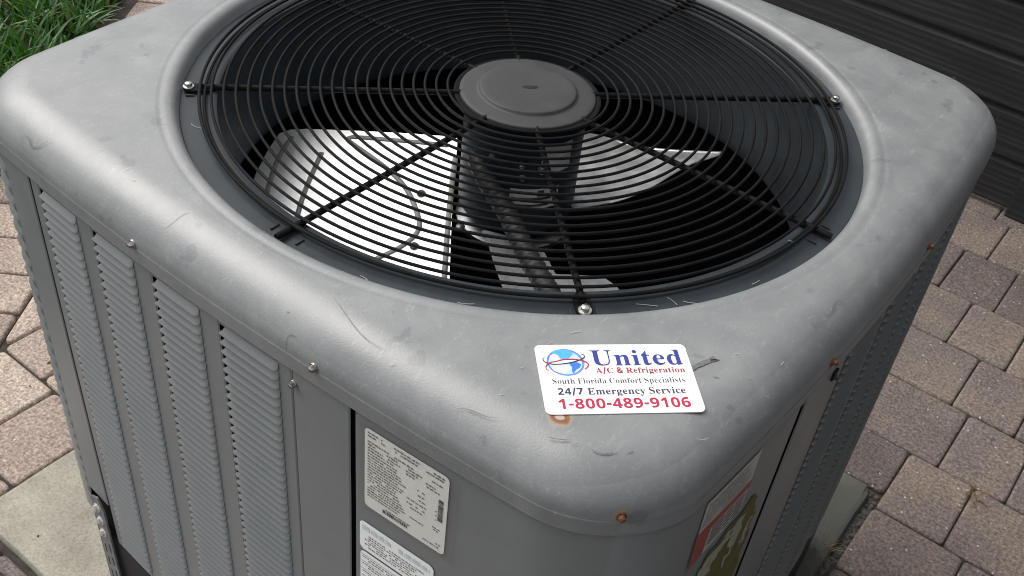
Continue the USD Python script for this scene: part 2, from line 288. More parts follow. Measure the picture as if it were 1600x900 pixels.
# ------------------------------------------------------------------ ground: soil, bedding, pavers, pad
obj('ground', T([[-30, -30, -.06], [30, -30, -.06], [30, 30, -.06], [-30, 30, -.06]], [[0, 1, 2], [0, 2, 3]]), SOIL, kind='structure')
patio = thing('patio', kind='structure')
E0 = np.array([-1.078, -0.078]); EU = np.array([-0.571, 0.821]); EN = np.array([-0.821, -0.571])
def et(t, n): return tuple(E0 + EU * t + EN * n)
FIELD = Polygon([et(-1.3, .232), et(2.16, .232), (1.4, 1.70), (1.4, -1.2), (-0.2, -1.2)]).buffer(0)
inner = Polygon([et(-1.6, .0), et(2.9, .0), (3, 2.6), (3, -1.6)])
obj('bedding_sand', extrude(Polygon([et(-1.3, .27), et(2.3, .27), (1.6, 1.9), (1.6, -1.3), (-0.1, -1.3)]), .04).apply_translation((0, 0, -.049)), SAND, patio)
PAD = Polygon([(-.656, -.470), (.448, -.470), (.448, .600), (-.656, .600)])
HOLE = Polygon([(-.660, -.480), (.464, -.480), (.464, .604), (-.660, .604)])

def paver(poly, mt, z=0.0, ch=.0055, gap=.0007):
    q = poly.buffer(-gap, join_style=2)
    q = max(polys(q), key=lambda g: g.area) if polys(q) else None
    if q is None or q.area < .0012: return
    q = q.simplify(.003).buffer(-.0095, join_style=2)
    if not polys(q): return
    q = max(polys(q), key=lambda g: g.area).buffer(.0095, quad_segs=2).simplify(.0002)
    loops = []; c = np.array(q.exterior.coords[:-1])
    if not q.exterior.is_ccw: c = c[::-1]
    n = len(c); ang = RNG.normal(0, .006, 2); ctr = c.mean(0); dz = RNG.normal(0, .0011)
    a = np.roll(c, 1, 0); b = np.roll(c, -1, 0); e1 = c - a; e2 = b - c
    n1 = np.c_[-e1[:, 1], e1[:, 0]] / np.linalg.norm(e1, axis=1)[:, None]; n2 = np.c_[-e2[:, 1], e2[:, 0]] / np.linalg.norm(e2, axis=1)[:, None]
    nn = n1 + n2; nn /= (nn * n2).sum(1)[:, None]
    for ins, zz in ((0, -.045), (0, -ch), (ch * .28, -ch * .42), (ch * .72, -ch * .12), (ch * 1.35, 0)):
        loops.append(np.c_[c + nn * ins, np.full(n, zz)])
    top = loops[-1]; V = np.vstack(loops); F = []
    for k in range(4):
        for i in range(n):
            j = (i + 1) % n; F += [[k * n + i, k * n + j, (k + 1) * n + j], [k * n + i, (k + 1) * n + j, (k + 1) * n + i]]
    F += [[4 * n, 4 * n + i, 4 * n + i + 1] for i in range(1, n - 1)]
    V[:, 2] += z + dz + ((V[:, :2] - ctr) @ ang)
    o = np.array([ctr[0], ctr[1], 0.0])
    path = obj('paver', T(V - o, F), mt, patio, smooth=40)
    UsdGeom.Xformable(stage.GetPrimAtPath(path)).AddTranslateOp().Set(Gf.Vec3d(*map(float, o)))

def row(y0, y1, xs, x0, x1, widths, seed):
    """joints xs are those seen; the row goes on to both sides with usual paver widths"""
    r = random.Random(seed); xs = sorted(xs)
    while xs[-1] < x1: xs.append(xs[-1] + r.choice(widths))
    while xs[0] > x0: xs.insert(0, xs[0] - r.choice(widths))
    return [sbox(max(a, x0), y0, min(b, x1), y1) for a, b in zip(xs[:-1], xs[1:]) if min(b, x1) - max(a, x0) > .02]
W = (.128, .128, .175, .128, .215)
ROWS = [(1.655, 1.835, [.336]), (1.473, 1.655, [.2, .376, .505]), (1.281, 1.473, [.195, .324, .453]), (1.101, 1.281, [.279, .407, .535]), (.921, 1.101, [.31, .483, .610, .78]),
        (.738, .921, [.345, .521, .649, .78]), (.565, .738, [.34, .4675, .593, .76]), (.395, .565, [.464, .633]), (.215, .395, [.458, .60]), (.035, .215, [.5]), (-.145, .035, [.55]), (-.325, -.145, [.47]), (-.505, -.325, [.52]), (-.685, -.505, [.1]), (-.865, -.685, [.2]), (-1.045, -.865, [.15])]
for k, (a, b, xs) in enumerate(ROWS):
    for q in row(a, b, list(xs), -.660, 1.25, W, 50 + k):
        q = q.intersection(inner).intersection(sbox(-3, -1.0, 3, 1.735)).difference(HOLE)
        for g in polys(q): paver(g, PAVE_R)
LROWS = [(-.400, -.228, [-1.13, -.965, -.800, -.660]), (-.228, -.056, [-.965, -.840, -.660]), (-.578, -.400, [-.66, -.697, -.85]), (-.75, -.578, [-.70])] + [(-.056 + .1735 * k, -.056 + .1735 * (k + 1), [-.72 - .05 * (k % 3)]) for k in range(10)]
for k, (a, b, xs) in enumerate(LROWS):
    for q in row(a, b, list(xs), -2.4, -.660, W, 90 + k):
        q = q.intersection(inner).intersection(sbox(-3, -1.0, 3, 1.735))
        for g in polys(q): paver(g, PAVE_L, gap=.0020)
t = -.094 - .115 * 9
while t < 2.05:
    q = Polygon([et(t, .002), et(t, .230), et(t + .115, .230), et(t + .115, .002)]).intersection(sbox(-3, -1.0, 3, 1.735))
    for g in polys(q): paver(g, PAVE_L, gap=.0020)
    t += .115
# thin concrete edging strip between paving and lawn
ed = Polygon([et(-1.2, .236), et(.60, .236), et(.60, .262), et(-1.2, .262)]).intersection(sbox(-4, -1.1, 4, 1.72))
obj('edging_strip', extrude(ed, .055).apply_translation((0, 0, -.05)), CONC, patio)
# pad: cast slab with worn rounded rim
def slab(q, z0, z1, r, seg=.03):
    rings = []
    for ins, zz in ((0, z0), (0, z1 - r), (r * .3, z1 - r * .3), (r, z1)):
        g = q.buffer(-.012).buffer(.012, quad_segs=6).buffer(-ins) if ins else q.buffer(-.012).buffer(.012, quad_segs=6)
        L = g.exterior.length; n = 160
        c = np.array([g.exterior.interpolate(L * k / n).coords[0] for k in range(n)])
        c += (meshkit.noise(np.c_[c * 25, np.zeros(n)], 3)[:, None] - .5) * .004
        rings.append(np.c_[c, np.full(n, zz)])
    P = np.stack(rings, 1); side = grid(P, closed_u=True, flip=True)
    v, f = flat(Polygon(rings[-1][:, :2])); top = T(np.c_[v, np.full(len(v), z1)], f)
    return fix(cat([side, top]))
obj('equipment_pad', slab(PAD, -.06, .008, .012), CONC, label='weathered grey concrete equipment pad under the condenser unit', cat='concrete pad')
# gravel in the gap right of the pad
gs = []
for k in range(420):
    x = RNG.uniform(.449, .463); y = RNG.uniform(.05, .60); s = RNG.uniform(.0022, .0062)
    g = trimesh.creation.icosphere(1, s); g.vertices *= RNG.uniform(.7, 1.2, 3); g.apply_transform(trimesh.transformations.random_rotation_matrix(RNG.random(3))); g.apply_translation((x, y, -.012 + s * .3)); gs.append(g)
obj('gap_gravel', cat(gs), STONE, label='dark crushed gravel filling the slot between pad and pavers', cat='gravel', kind='stuff')

# crumbs of bark, grit and sand lying about
ds = []
while len(ds) < 260:
    x, y = RNG.uniform(-1.1, .95), RNG.uniform(-.55, 1.65); sx = RNG.uniform(.0008, .0026)
    if -.44 < x < .44 and -.45 < y < .45: continue
    zz_ = .0085 if PAD.contains(Point(x, y)) else .001
    g = trimesh.creation.icosphere(1, sx); g.vertices *= RNG.uniform(.35, 1.3, 3) * [1, 1, .6]; g.apply_transform(trimesh.transformations.rotation_matrix(RNG.uniform(0, 6.28), (0, 0, 1))); g.apply_translation((x, y, zz_)); ds.append(g)
obj('loose_grit', cat(ds), mat('bark_crumbs', (.03, .022, .016), .9, var=(.10, .08, .06), scale=40, coord='world'), label='dark crumbs of grit scattered over the pavers and pad', cat='debris', kind='stuff')

# ------------------------------------------------------------------ grass and weeds
def blade(base, az, L, w, lean, curl, n=5, tw=0.0):
    t = np.linspace(0, 1, n); ang = lean + curl * t
    dx = np.cumsum(np.r_[0, np.sin(ang[:-1])]) * L / (n - 1); dz = np.cumsum(np.r_[0, np.cos(ang[:-1])]) * L / (n - 1)
    d = np.array([math.cos(az), math.sin(az)]); s = np.array([-math.sin(az + tw), math.cos(az + tw)])
    wid = w * np.sin(np.clip(.25 + .75 * (1 - t), 0, 1) * np.pi / 2) ** 1.2; wid[-1] = w * .06
    c = np.c_[base[0] + d[0] * dx, base[1] + d[1] * dx, base[2] + dz]
    l = c + np.c_[s[0] * wid / 2, s[1] * wid / 2, np.zeros(n)]; r = c - np.c_[s[0] * wid / 2, s[1] * wid / 2, np.zeros(n)]
    mid = c - np.array([0, 0, 1]) * (wid * .18)[:, None]
    return np.stack([l, mid, r], 1)
def blades(list_):
    V = []; F = []; o = 0
    for P in list_:
        n = len(P); V.append(P.reshape(-1, 3))
        for k in range(n - 1):
            for j in range(2):
                a = o + k * 3 + j; F += [[a, a + 1, a + 4], [a, a + 4, a + 3]]
        o += n * 3
    return T(np.vstack(V), F)
bl = []; by = []
obj('lawn_soil', extrude(Polygon([et(-1.2, .266), et(2.6, .266), et(2.6, 2.6), et(-1.2, 2.6)]), .05).apply_translation((0, 0, -.058)), SOIL, kind='structure')
for k in range(8000):
    tt = RNG.uniform(-.5, 2.3); nn = .285 + 1.5 * RNG.random() ** 1.3
    x, y = et(tt, nn)
    if y > 1.66: continue
    P = blade((x, y, -.01), RNG.uniform(0, 2 * np.pi), RNG.uniform(.07, .19), RNG.uniform(.007, .014), RNG.uniform(.1, .8), RNG.uniform(.2, 1.5), tw=RNG.normal(0, .5))
    (by if RNG.random() < .035 else bl).append(P)
lawn = thing('lawn_grass', label='lush green long-bladed lawn grass beyond the paving at upper left', cat='grass', kind='stuff')
obj('green_blades', blades(bl), GRASS, lawn, smooth=True, kind='stuff')
obj('yellow_blades', blades(by), GRASSY, lawn, smooth=True, kind='stuff')
def tuft(x, y, n, L, label, z=-.008):
    P = [blade((x + RNG.normal(0, .006), y + RNG.normal(0, .006), z), RNG.uniform(0, 6.28), RNG.uniform(.5, 1) * L, .0016, RNG.uniform(.3, 1.2), RNG.uniform(.1, .8)) for _ in range(n)]
    obj('dry_weed', blades(P), DRY, smooth=True, label=label, cat='weed')
tuft(.601, .712, 34, .045, 'small straw-coloured dry weed tuft in a joint between the right-hand pavers')
tuft(.430, .402, 40, .060, 'brownish dry weed tuft on the pad edge beside the black unit base')
tuft(.262, 1.676, 22, .026, 'tiny yellowish moss-like weed tuft near the foot of the black fence')
t_ = np.linspace(0, 1, 9); lf = np.stack([np.c_[t_ * .05 - .025, s * .011 * np.sin(np.pi * t_) ** .8, .010 + .006 * np.sin(3 * t_) + abs(s) * .005] for s in (-1, 0, 1)], 1)
lm = grid(lf); a_ = .6; R_ = np.array([[math.cos(a_), -math.sin(a_), 0], [math.sin(a_), math.cos(a_), 0], [0, 0, 1]])
obj('dry_leaf', T(lm.vertices @ R_.T + [-.835, -.19, .0], lm.faces), mat('brown_leaf', (.10, .06, .03), .7, var=(.2, .13, .07), scale=90), smooth=True, label='curled brown dry leaf lying on a paver joint left of the unit', cat='leaf')

# ------------------------------------------------------------------ fence
fence = thing('board_fence', label='black stained horizontal board fence with a post behind the unit', cat='fence')
FY = 1.705; PITCH = .1253; Z0F = .012
prof = [(0.0, .001), (-.003, .006), (0.0015, PITCH - .019), (.011, PITCH - .0075), (.014, PITCH + .012), (.028, PITCH + .012), (.028, .001)]
def plank(x0, x1, k):
    xs = np.linspace(x0, x1, 2); c = np.array(prof); dz = RNG.normal(0, .0012); dy = RNG.normal(0, .0012)
    P = np.stack([np.stack([np.full(len(c) + 1, x), np.r_[c[:, 0], c[0, 0]] + FY + dy, np.r_[c[:, 1], c[0, 1]] + Z0F + k * PITCH + dz], 1) for x in xs])
    mm = grid(P); v = list(mm.vertices); f = list(mm.faces)
    for s, off in ((1, 0), (-1, len(c) + 1)):
        tri = trimesh.creation.triangulate_polygon(Polygon(prof), engine='earcut')[1]
        for q in tri: f.append([off + q[0], off + q[1], off + q[2]][::s])
    mm = T(v, f); return fix(mm)
for k in range(15):
    obj('plank', plank(-1.25, .3455, k), WOOD, fence, smooth=25)
    obj('plank', plank(.4475, 1.04, k), WOOD, fence, smooth=25)
def post(x0, x1, y0, y1, z1):
    g = sbox(x0, y0, x1, y1).buffer(-.004).buffer(.004, quad_segs=2); p_ = extrude(g, z1); return p_
obj('post', post(.346, .447, 1.688, 1.789, 1.93), WOOD, fence, smooth=25)
obj('post', post(-1.352, -1.251, 1.688, 1.789, 1.93), WOOD, fence, smooth=25)
obj('post', post(1.045, 1.146, 1.688, 1.789, 1.93), WOOD, fence, smooth=25)

fence2 = thing('board_fence', label='added black board fence out of view, shading the right side of the unit', cat='fence')  # added run of fence, unseen, put in to shade the unit's right face
def turned(mm, x): v = mm.vertices.copy(); return T(np.c_[x + (v[:, 1] - FY), -v[:, 0], v[:, 2]], mm.faces)
for k in range(15): obj('plank', turned(plank(-1.68, 1.2, k), 1.06), WOOD, fence2, smooth=25)
obj('post', post(1.045, 1.146, -1.302, -1.201, 1.93), WOOD, fence2, smooth=25)

# ------------------------------------------------------------------ the condenser unit
unit = thing('condenser_unit', label='large weathered grey air conditioner condenser with a round black fan grille', cat='air conditioner')
def outline(hx, hy, rc, b, n=24, m_=40):
    P = []
    for k, (sx, sy) in enumerate([(1, 1), (-1, 1), (-1, -1), (1, -1)]):
        tt = np.radians(np.linspace(0, 90, n)) + k * np.pi / 2
        P.append(np.c_[sx * (hx - rc) + rc * np.cos(tt), sy * (hy - rc) + rc * np.sin(tt)])
    P = np.vstack(P); P = np.vstack([P, P[:1]]); Q = []
    for A, B in zip(P[:-1], P[1:]):
        k = m_ if np.linalg.norm(A - B) > .1 else 1
        for t_ in np.arange(k) / k: Q.append(A + (B - A) * t_)
    P = np.array(Q); x, y = P.T.copy()
    P[:, 0] = x * (1 + b / hx * (1 - (y / hy) ** 2)); P[:, 1] = y * (1 + b / hy * (1 - (x / hx) ** 2))
    return P
OUT = outline(.4165, .4200, .084, .022); i0 = np.argmin(np.abs(np.arctan2(OUT[:, 1], OUT[:, 0]) + np.pi / 4))
OUT = np.roll(OUT, -i0, 0) + [-.0025, .0035]; OUT = np.vstack([OUT, OUT[:1]]); ARC = np.r_[0, np.cumsum(np.linalg.norm(np.diff(OUT, axis=0), axis=1))]; TOT = ARC[-1]
def wall(s):
    """arc position along the cabinet wall (0 = front corner, + to the right face, - to the left face) -> xy, outward normal"""
    s = np.mod(np.asarray(s, float), TOT); x = np.interp(s, ARC, OUT[:, 0]); y = np.interp(s, ARC, OUT[:, 1]); e = .004
    dx = np.interp(np.mod(s + e, TOT), ARC, OUT[:, 0]) - np.interp(np.mod(s - e, TOT), ARC, OUT[:, 0]); dy = np.interp(np.mod(s + e, TOT), ARC, OUT[:, 1]) - np.interp(np.mod(s - e, TOT), ARC, OUT[:, 1])
    L = np.hypot(dx, dy); return np.stack([x, y], -1), np.stack([dy / L, -dx / L], -1)
def onwall(s, z, d=0.0):
    p_, n_ = wall(s); q = p_ + n_ * np.asarray(d)[..., None]
    return np.concatenate([q, np.broadcast_to(np.asarray(z, float) + H, p_.shape[:-1])[..., None]], -1)
def strip(s0, s1, z0, z1, d0=0.0, th=.0016, ds=.012, rim=.0012):
    n = max(2, int(abs(s1 - s0) / ds)); s = np.linspace(s0, s1, n + 1); s = np.unique(np.r_[s0, s0 + rim, s, s1 - rim, s1])
    d = np.where((s == s0) | (s == s1), d0 - rim, d0)
    cols = [onwall(s, z, dd) for z, dd in ((z0, d0 - th - .004 + 0 * s), (z0, d - rim * .5), (z0 + rim, d), (z1 - rim, d), (z1, d - rim * .5), (z1, d0 - th - .004 + 0 * s))]
    return grid(np.stack(cols, 1))
SHIFT = (0.0, 0.0)
def wrap(g, d, seg=.012):
    """flat print in (s, z) laid on the wall"""
    v, f = flat(g, seg); return T(onwall(v[:, 0] + SHIFT[0], v[:, 1] + SHIFT[1], np.full(len(v), d)), f)
BSH = (0.0, 0.0)
def wrapthick(g, d0, d1, seg=.02):
    ms = []
    for q in polys(g):
        mm = trimesh.creation.extrude_polygon(q, 1.0, engine='earcut'); v = mm.vertices
        ms.append(T(onwall(v[:, 0] + BSH[0], v[:, 1] + BSH[1], d0 + (d1 - d0) * v[:, 2]), mm.faces))
    return cat(ms)

# --- top cap: one pressed sheet, bead round the fan opening, rounded shoulder, skirt
HCX, HCY, RC, BC, RX, RZ, HS = .4200, .4235, .0857, .0233, .0455, .0370, .0530
NPH = 900
PH = np.linspace(0, 2 * np.pi, NPH, endpoint=False)
def radial(inset, ph=PH):
    P = outline(HCX - inset, HCY - inset, max(RC - inset, .02), BC, 40, 120) + [-.0044, .0053]; a = np.unwrap(np.arctan2(P[:, 1], P[:, 0])); o = np.argsort(np.mod(a, 2 * np.pi))
    return np.interp(np.mod(ph, 2 * np.pi), np.mod(a, 2 * np.pi)[o], np.hypot(*P[o].T), period=2 * np.pi)
def cap_point(ph, t):
    """t in degrees round the shoulder"""
    r = radial(RX * (1 - math.sin(math.radians(t))), np.array([ph]))[0]; return np.array([r * math.cos(ph), r * math.sin(ph), H - RZ * (1 - math.cos(math.radians(t)))])
CORNER_T = 84
rows = [(np.full(NPH, r), np.full(NPH, z)) for r, z in ((.3670, -.022), (.3690, -.0155), (.3696, -.0118), (.3705, -.0084), (.3719, -.0052), (.3740, -.0022), (.3768, -.0006), (.3798, .0001), (.3830, .0001), (.3858, -.0004), (.3880, -.0004), (.3900, -.0001), (.3915, 0.0))]
rin = np.minimum(radial(RX), 9); r0 = np.full(NPH, .3915)
for f_ in (.15, .35, .6, .8, 1.0): rows.append((r0 + (np.maximum(rin, .3925) - r0) * f_, np.zeros(NPH)))
for t_ in np.arange(6, 91, 6):
    rows.append((np.maximum(radial(RX * (1 - math.sin(math.radians(t_)))), .3930), np.full(NPH, -RZ * (1 - math.cos(math.radians(t_))))))
rs = radial(0)
for dr, z in ((.0003, -RZ - .0010), (.0009, -RZ - .0016), (.0006, -HS + .0022), (.0012, -HS + .0010), (.0010, -HS), (.0002, -HS - .0003), (-.004, -HS), (-.005, -HS + .006)): rows.append((rs + dr, np.full(NPH, z)))
P = np.stack([np.stack([r * np.cos(PH), r * np.sin(PH), z + H], -1) for r, z in rows], 1)
w_ = (meshkit.fbm(P * [5, 5, 5], 3, 11) - .5) * .0016
P[..., 2] += np.where(P[..., 2] > H - .03, w_, 0) * np.clip((np.hypot(P[..., 0], P[..., 1]) - .372) / .02, 0, 1)
CORNER = tuple(cap_point(math.atan2(-.400, .3925), 82))
CAPM = cap_material()
cap = obj('top_cap', grid(P, closed_u=True, flip=True), CAPM, unit, smooth=True)

def screw(o, n, m_, parent, r=.0047, name='screw', label=None):
    """hex washer-head screw standing on o along n"""
    n = np.asarray(n, float) / np.linalg.norm(n); up = np.array([0, 0, 1.0]) if abs(n[2]) < .9 else np.array([1.0, 0, 0])
    x = np.cross(up, n); x /= np.linalg.norm(x); y = np.cross(n, x)
    w = lathe([(0, -.002), (r, -.002), (r, .0006), (r * .93, .0012), (r * .7, .0014), (0, .0014)], 20)
    hp = Polygon([(r * .68 * math.cos(k * math.pi / 3 + .4), r * .68 * math.sin(k * math.pi / 3 + .4)) for k in range(6)])
    hx = extrude(hp, .0036); hx.vertices[:, :2] *= np.where(hx.vertices[:, 2:] > .002, .93, 1)
    hx.apply_translation((0, 0, .001)); dm = lathe([(r * .6, .0044), (r * .45, .0051), (r * .2, .0054), (0, .0055)], 14)
    mm = cat([fix(w), fix(hx), fix(dm)])
    obj(name, onplane(mm, np.asarray(o, float), x, y, n), m_, parent, smooth=35, label=label)
def phi_of(s):
    p_, _ = wall(s); return math.atan2(p_[1], p_[0])
for (x, y), t_, m_, lab in (((-.107, -.440), 87, STEEL, None), ((.122, -.440), 87, STEEL, None), ((.3925, -.400), 82, RUST, 'rusty screw at the front corner'), ((.438, .094), 84, RUST, 'rusty screw on the right edge'), ((.4365, -.135), 84, RUST, 'rusty screw on the right edge')):
    ph = math.atan2(y, x); o = cap_point(ph, t_); a = cap_point(ph + .01, t_) - cap_point(ph - .01, t_); b = cap_point(ph, t_ + 2) - cap_point(ph, t_ - 2); n = np.cross(a, b); n *= np.sign(n[:2] @ o[:2]); screw(o, n, m_, cap, r=.0041 if m_ is RUST else .0047, label=lab)

# --- scuffs and scratches on the cap
def ribbon(pts, w, m_, name, zoff=.0009, taper=True):
    pts = np.asarray(pts, float)
    if len(pts) > 2: pts = spline(pts, 5 * len(pts))
    d = np.gradient(pts, axis=0); d /= np.linalg.norm(d, axis=1)[:, None]; s = np.c_[-d[:, 1], d[:, 0]]; k = np.linspace(0, 1, len(pts))
    ww = w * (np.sin(np.pi * np.clip(k, .06, .94)) ** .5 if taper else np.ones(len(pts))) * (.75 + .5 * RNG.random(len(pts)))
    q = []
    for sg in (1, -1):
        xy = pts + s * (ww / 2 * sg)[:, None]; q.append(np.c_[xy, [capz(*v) + zoff for v in xy]])
    obj(name, grid(np.stack(q, 1), flip=True), m_, cap, smooth=True)
R0 = radial(0)
def capz(x, y):
    ph = math.atan2(y, x); u = (np.interp(np.mod(ph, 2 * np.pi), PH, R0, period=2 * np.pi) - math.hypot(x, y)) / RX
    return H if u >= 1 else H - RZ * (1 - math.sqrt(max(0, 1 - (1 - max(u, 0)) ** 2)))
ribbon([(.3625, -.2630), (.3665, -.2505), (.3708, -.2392)], .0045, SCUFF, 'scuff_mark', taper=False)
ribbon([(.3690, -.2440), (.3740, -.2385)], .0030, SCUFF, 'scuff_mark')
for pts, w in (([(.320, -.3982), (.328, -.3945), (.3352, -.3891)], .0008), ([(.3512, -.386), (.3594, -.3833), (.3636, -.377)], .0009), ([(.3622, -.3816), (.3663, -.3753)], .0011), ([(.372, -.371), (.3745, -.3665)], .0011), ([(.3380, -.392), (.3412, -.388)], .0008)): ribbon(pts, w, SCUFF, 'scuff_mark')
for pts, w in (([(.101, -.3966), (.1258, -.405), (.1587, -.412), (.1731, -.410)], .0009), ([(.0925, -.4425), (.0900, -.4385), (.0985, -.4355)], .0009), ([(.25, -.4175), (.262, -.4125), (.268, -.4115), (.281, -.407)], .0014), ([(-.2962, -.4255), (-.287, -.4225), (-.276, -.4262), (-.2632, -.4215), (-.258, -.4135)], .0013), ([(.408, -.12), (.416, -.112), (.413, -.10), (.421, -.088)], .0012)): ribbon(pts, w * .45, HAIR, 'dirt_streak')
for pts, w in (([(-.078, -.426), (-.0745, -.418), (-.0735, -.409), (-.0705, -.402)], .0013), ([(.268, -.297), (.271, -.291), (.2735, -.288)], .0012), ([(.262, -.322), (.2635, -.314)], .0012), ([(.402, -.322), (.406, -.318), (.407, -.313)], .0012), ([(.342, -.05), (.346, -.0485)], .0022), ([(-.33, -.27), (-.326, -.271)], .0026), ([(.24, .30), (.242, .3015)], .003)): ribbon(pts, w * .5, PALE, 'pale_scratch')

def flecks(n, w, lo, hi, m_, name):
    ms = []
    while len(ms) < n:
        a = RNG.uniform(0, 2 * np.pi); r = RNG.uniform(.40, .55); x, y = r * math.cos(a), r * math.sin(a)
        if r > np.interp(a, PH, R0, period=2 * np.pi) - .012: continue
        if abs((np.array([x, y]) - O3 - U3 * .06 - V3 * .037) @ U3) < .07 and abs((np.array([x, y]) - O3 - U3 * .06 - V3 * .037) @ V3) < .045: continue
        L = RNG.uniform(lo, hi); b = RNG.normal(.75, .5); c = RNG.normal(0, .12); t_ = np.linspace(-.5, .5, 5)
        p_ = np.stack([x + L * (t_ * math.cos(b) - c * t_ ** 2 * math.sin(b)), y + L * (t_ * math.sin(b) + c * t_ ** 2 * math.cos(b))], 1)
        d = np.gradient(p_, axis=0); d /= np.linalg.norm(d, axis=1)[:, None]; s = np.c_[-d[:, 1], d[:, 0]]; ww = w * RNG.uniform(.5, 1.3) * np.array([.2, .9, 1, .8, .2])
        ms.append(grid(np.stack([np.c_[p_ + s * (ww * sg / 2)[:, None], [capz(*v) + .0008 for v in p_]] for sg in (1, -1)], 1), flip=True))
    obj(name, cat(ms), m_, cap, smooth=True, kind='stuff')

# --- contractor sticker on the cap
O3 = np.array([.2552, -.3288]); U3 = np.array([.716, .698]); U3 /= np.linalg.norm(U3); V3 = np.array([.696, -.718]); V3 /= np.linalg.norm(V3)
def stk(g, z, th=None):
    """print in sticker millimetres (x right, y down)"""
    if th:
        mm = extrude(g, th); xy = mm.vertices[:, :2] * .001; zz = mm.vertices[:, 2]
        v = O3 + xy[:, :1] * U3 + xy[:, 1:] * V3; return fix(T(np.c_[v, H + z + zz], mm.faces))
    v, f = flat(g); xy = v * .001; q = O3 + xy[:, :1] * U3 + xy[:, 1:] * V3; return T(np.c_[q, np.full(len(q), H + z)], f[:, ::-1])
flecks(40, .0005, .002, .007, PALE, 'fine_scratches')
flecks(16, .0006, .002, .006, SCUFF, 'dark_flecks')
plate_ = sbox(0, 0, 123, 74.5).buffer(-5).buffer(5, quad_segs=6)
sticker = obj('contractor_sticker', stk(plate_, .0004, .0007), WHITE, unit, smooth=False, label='white contractor sticker with blue globe logo and red phone number')
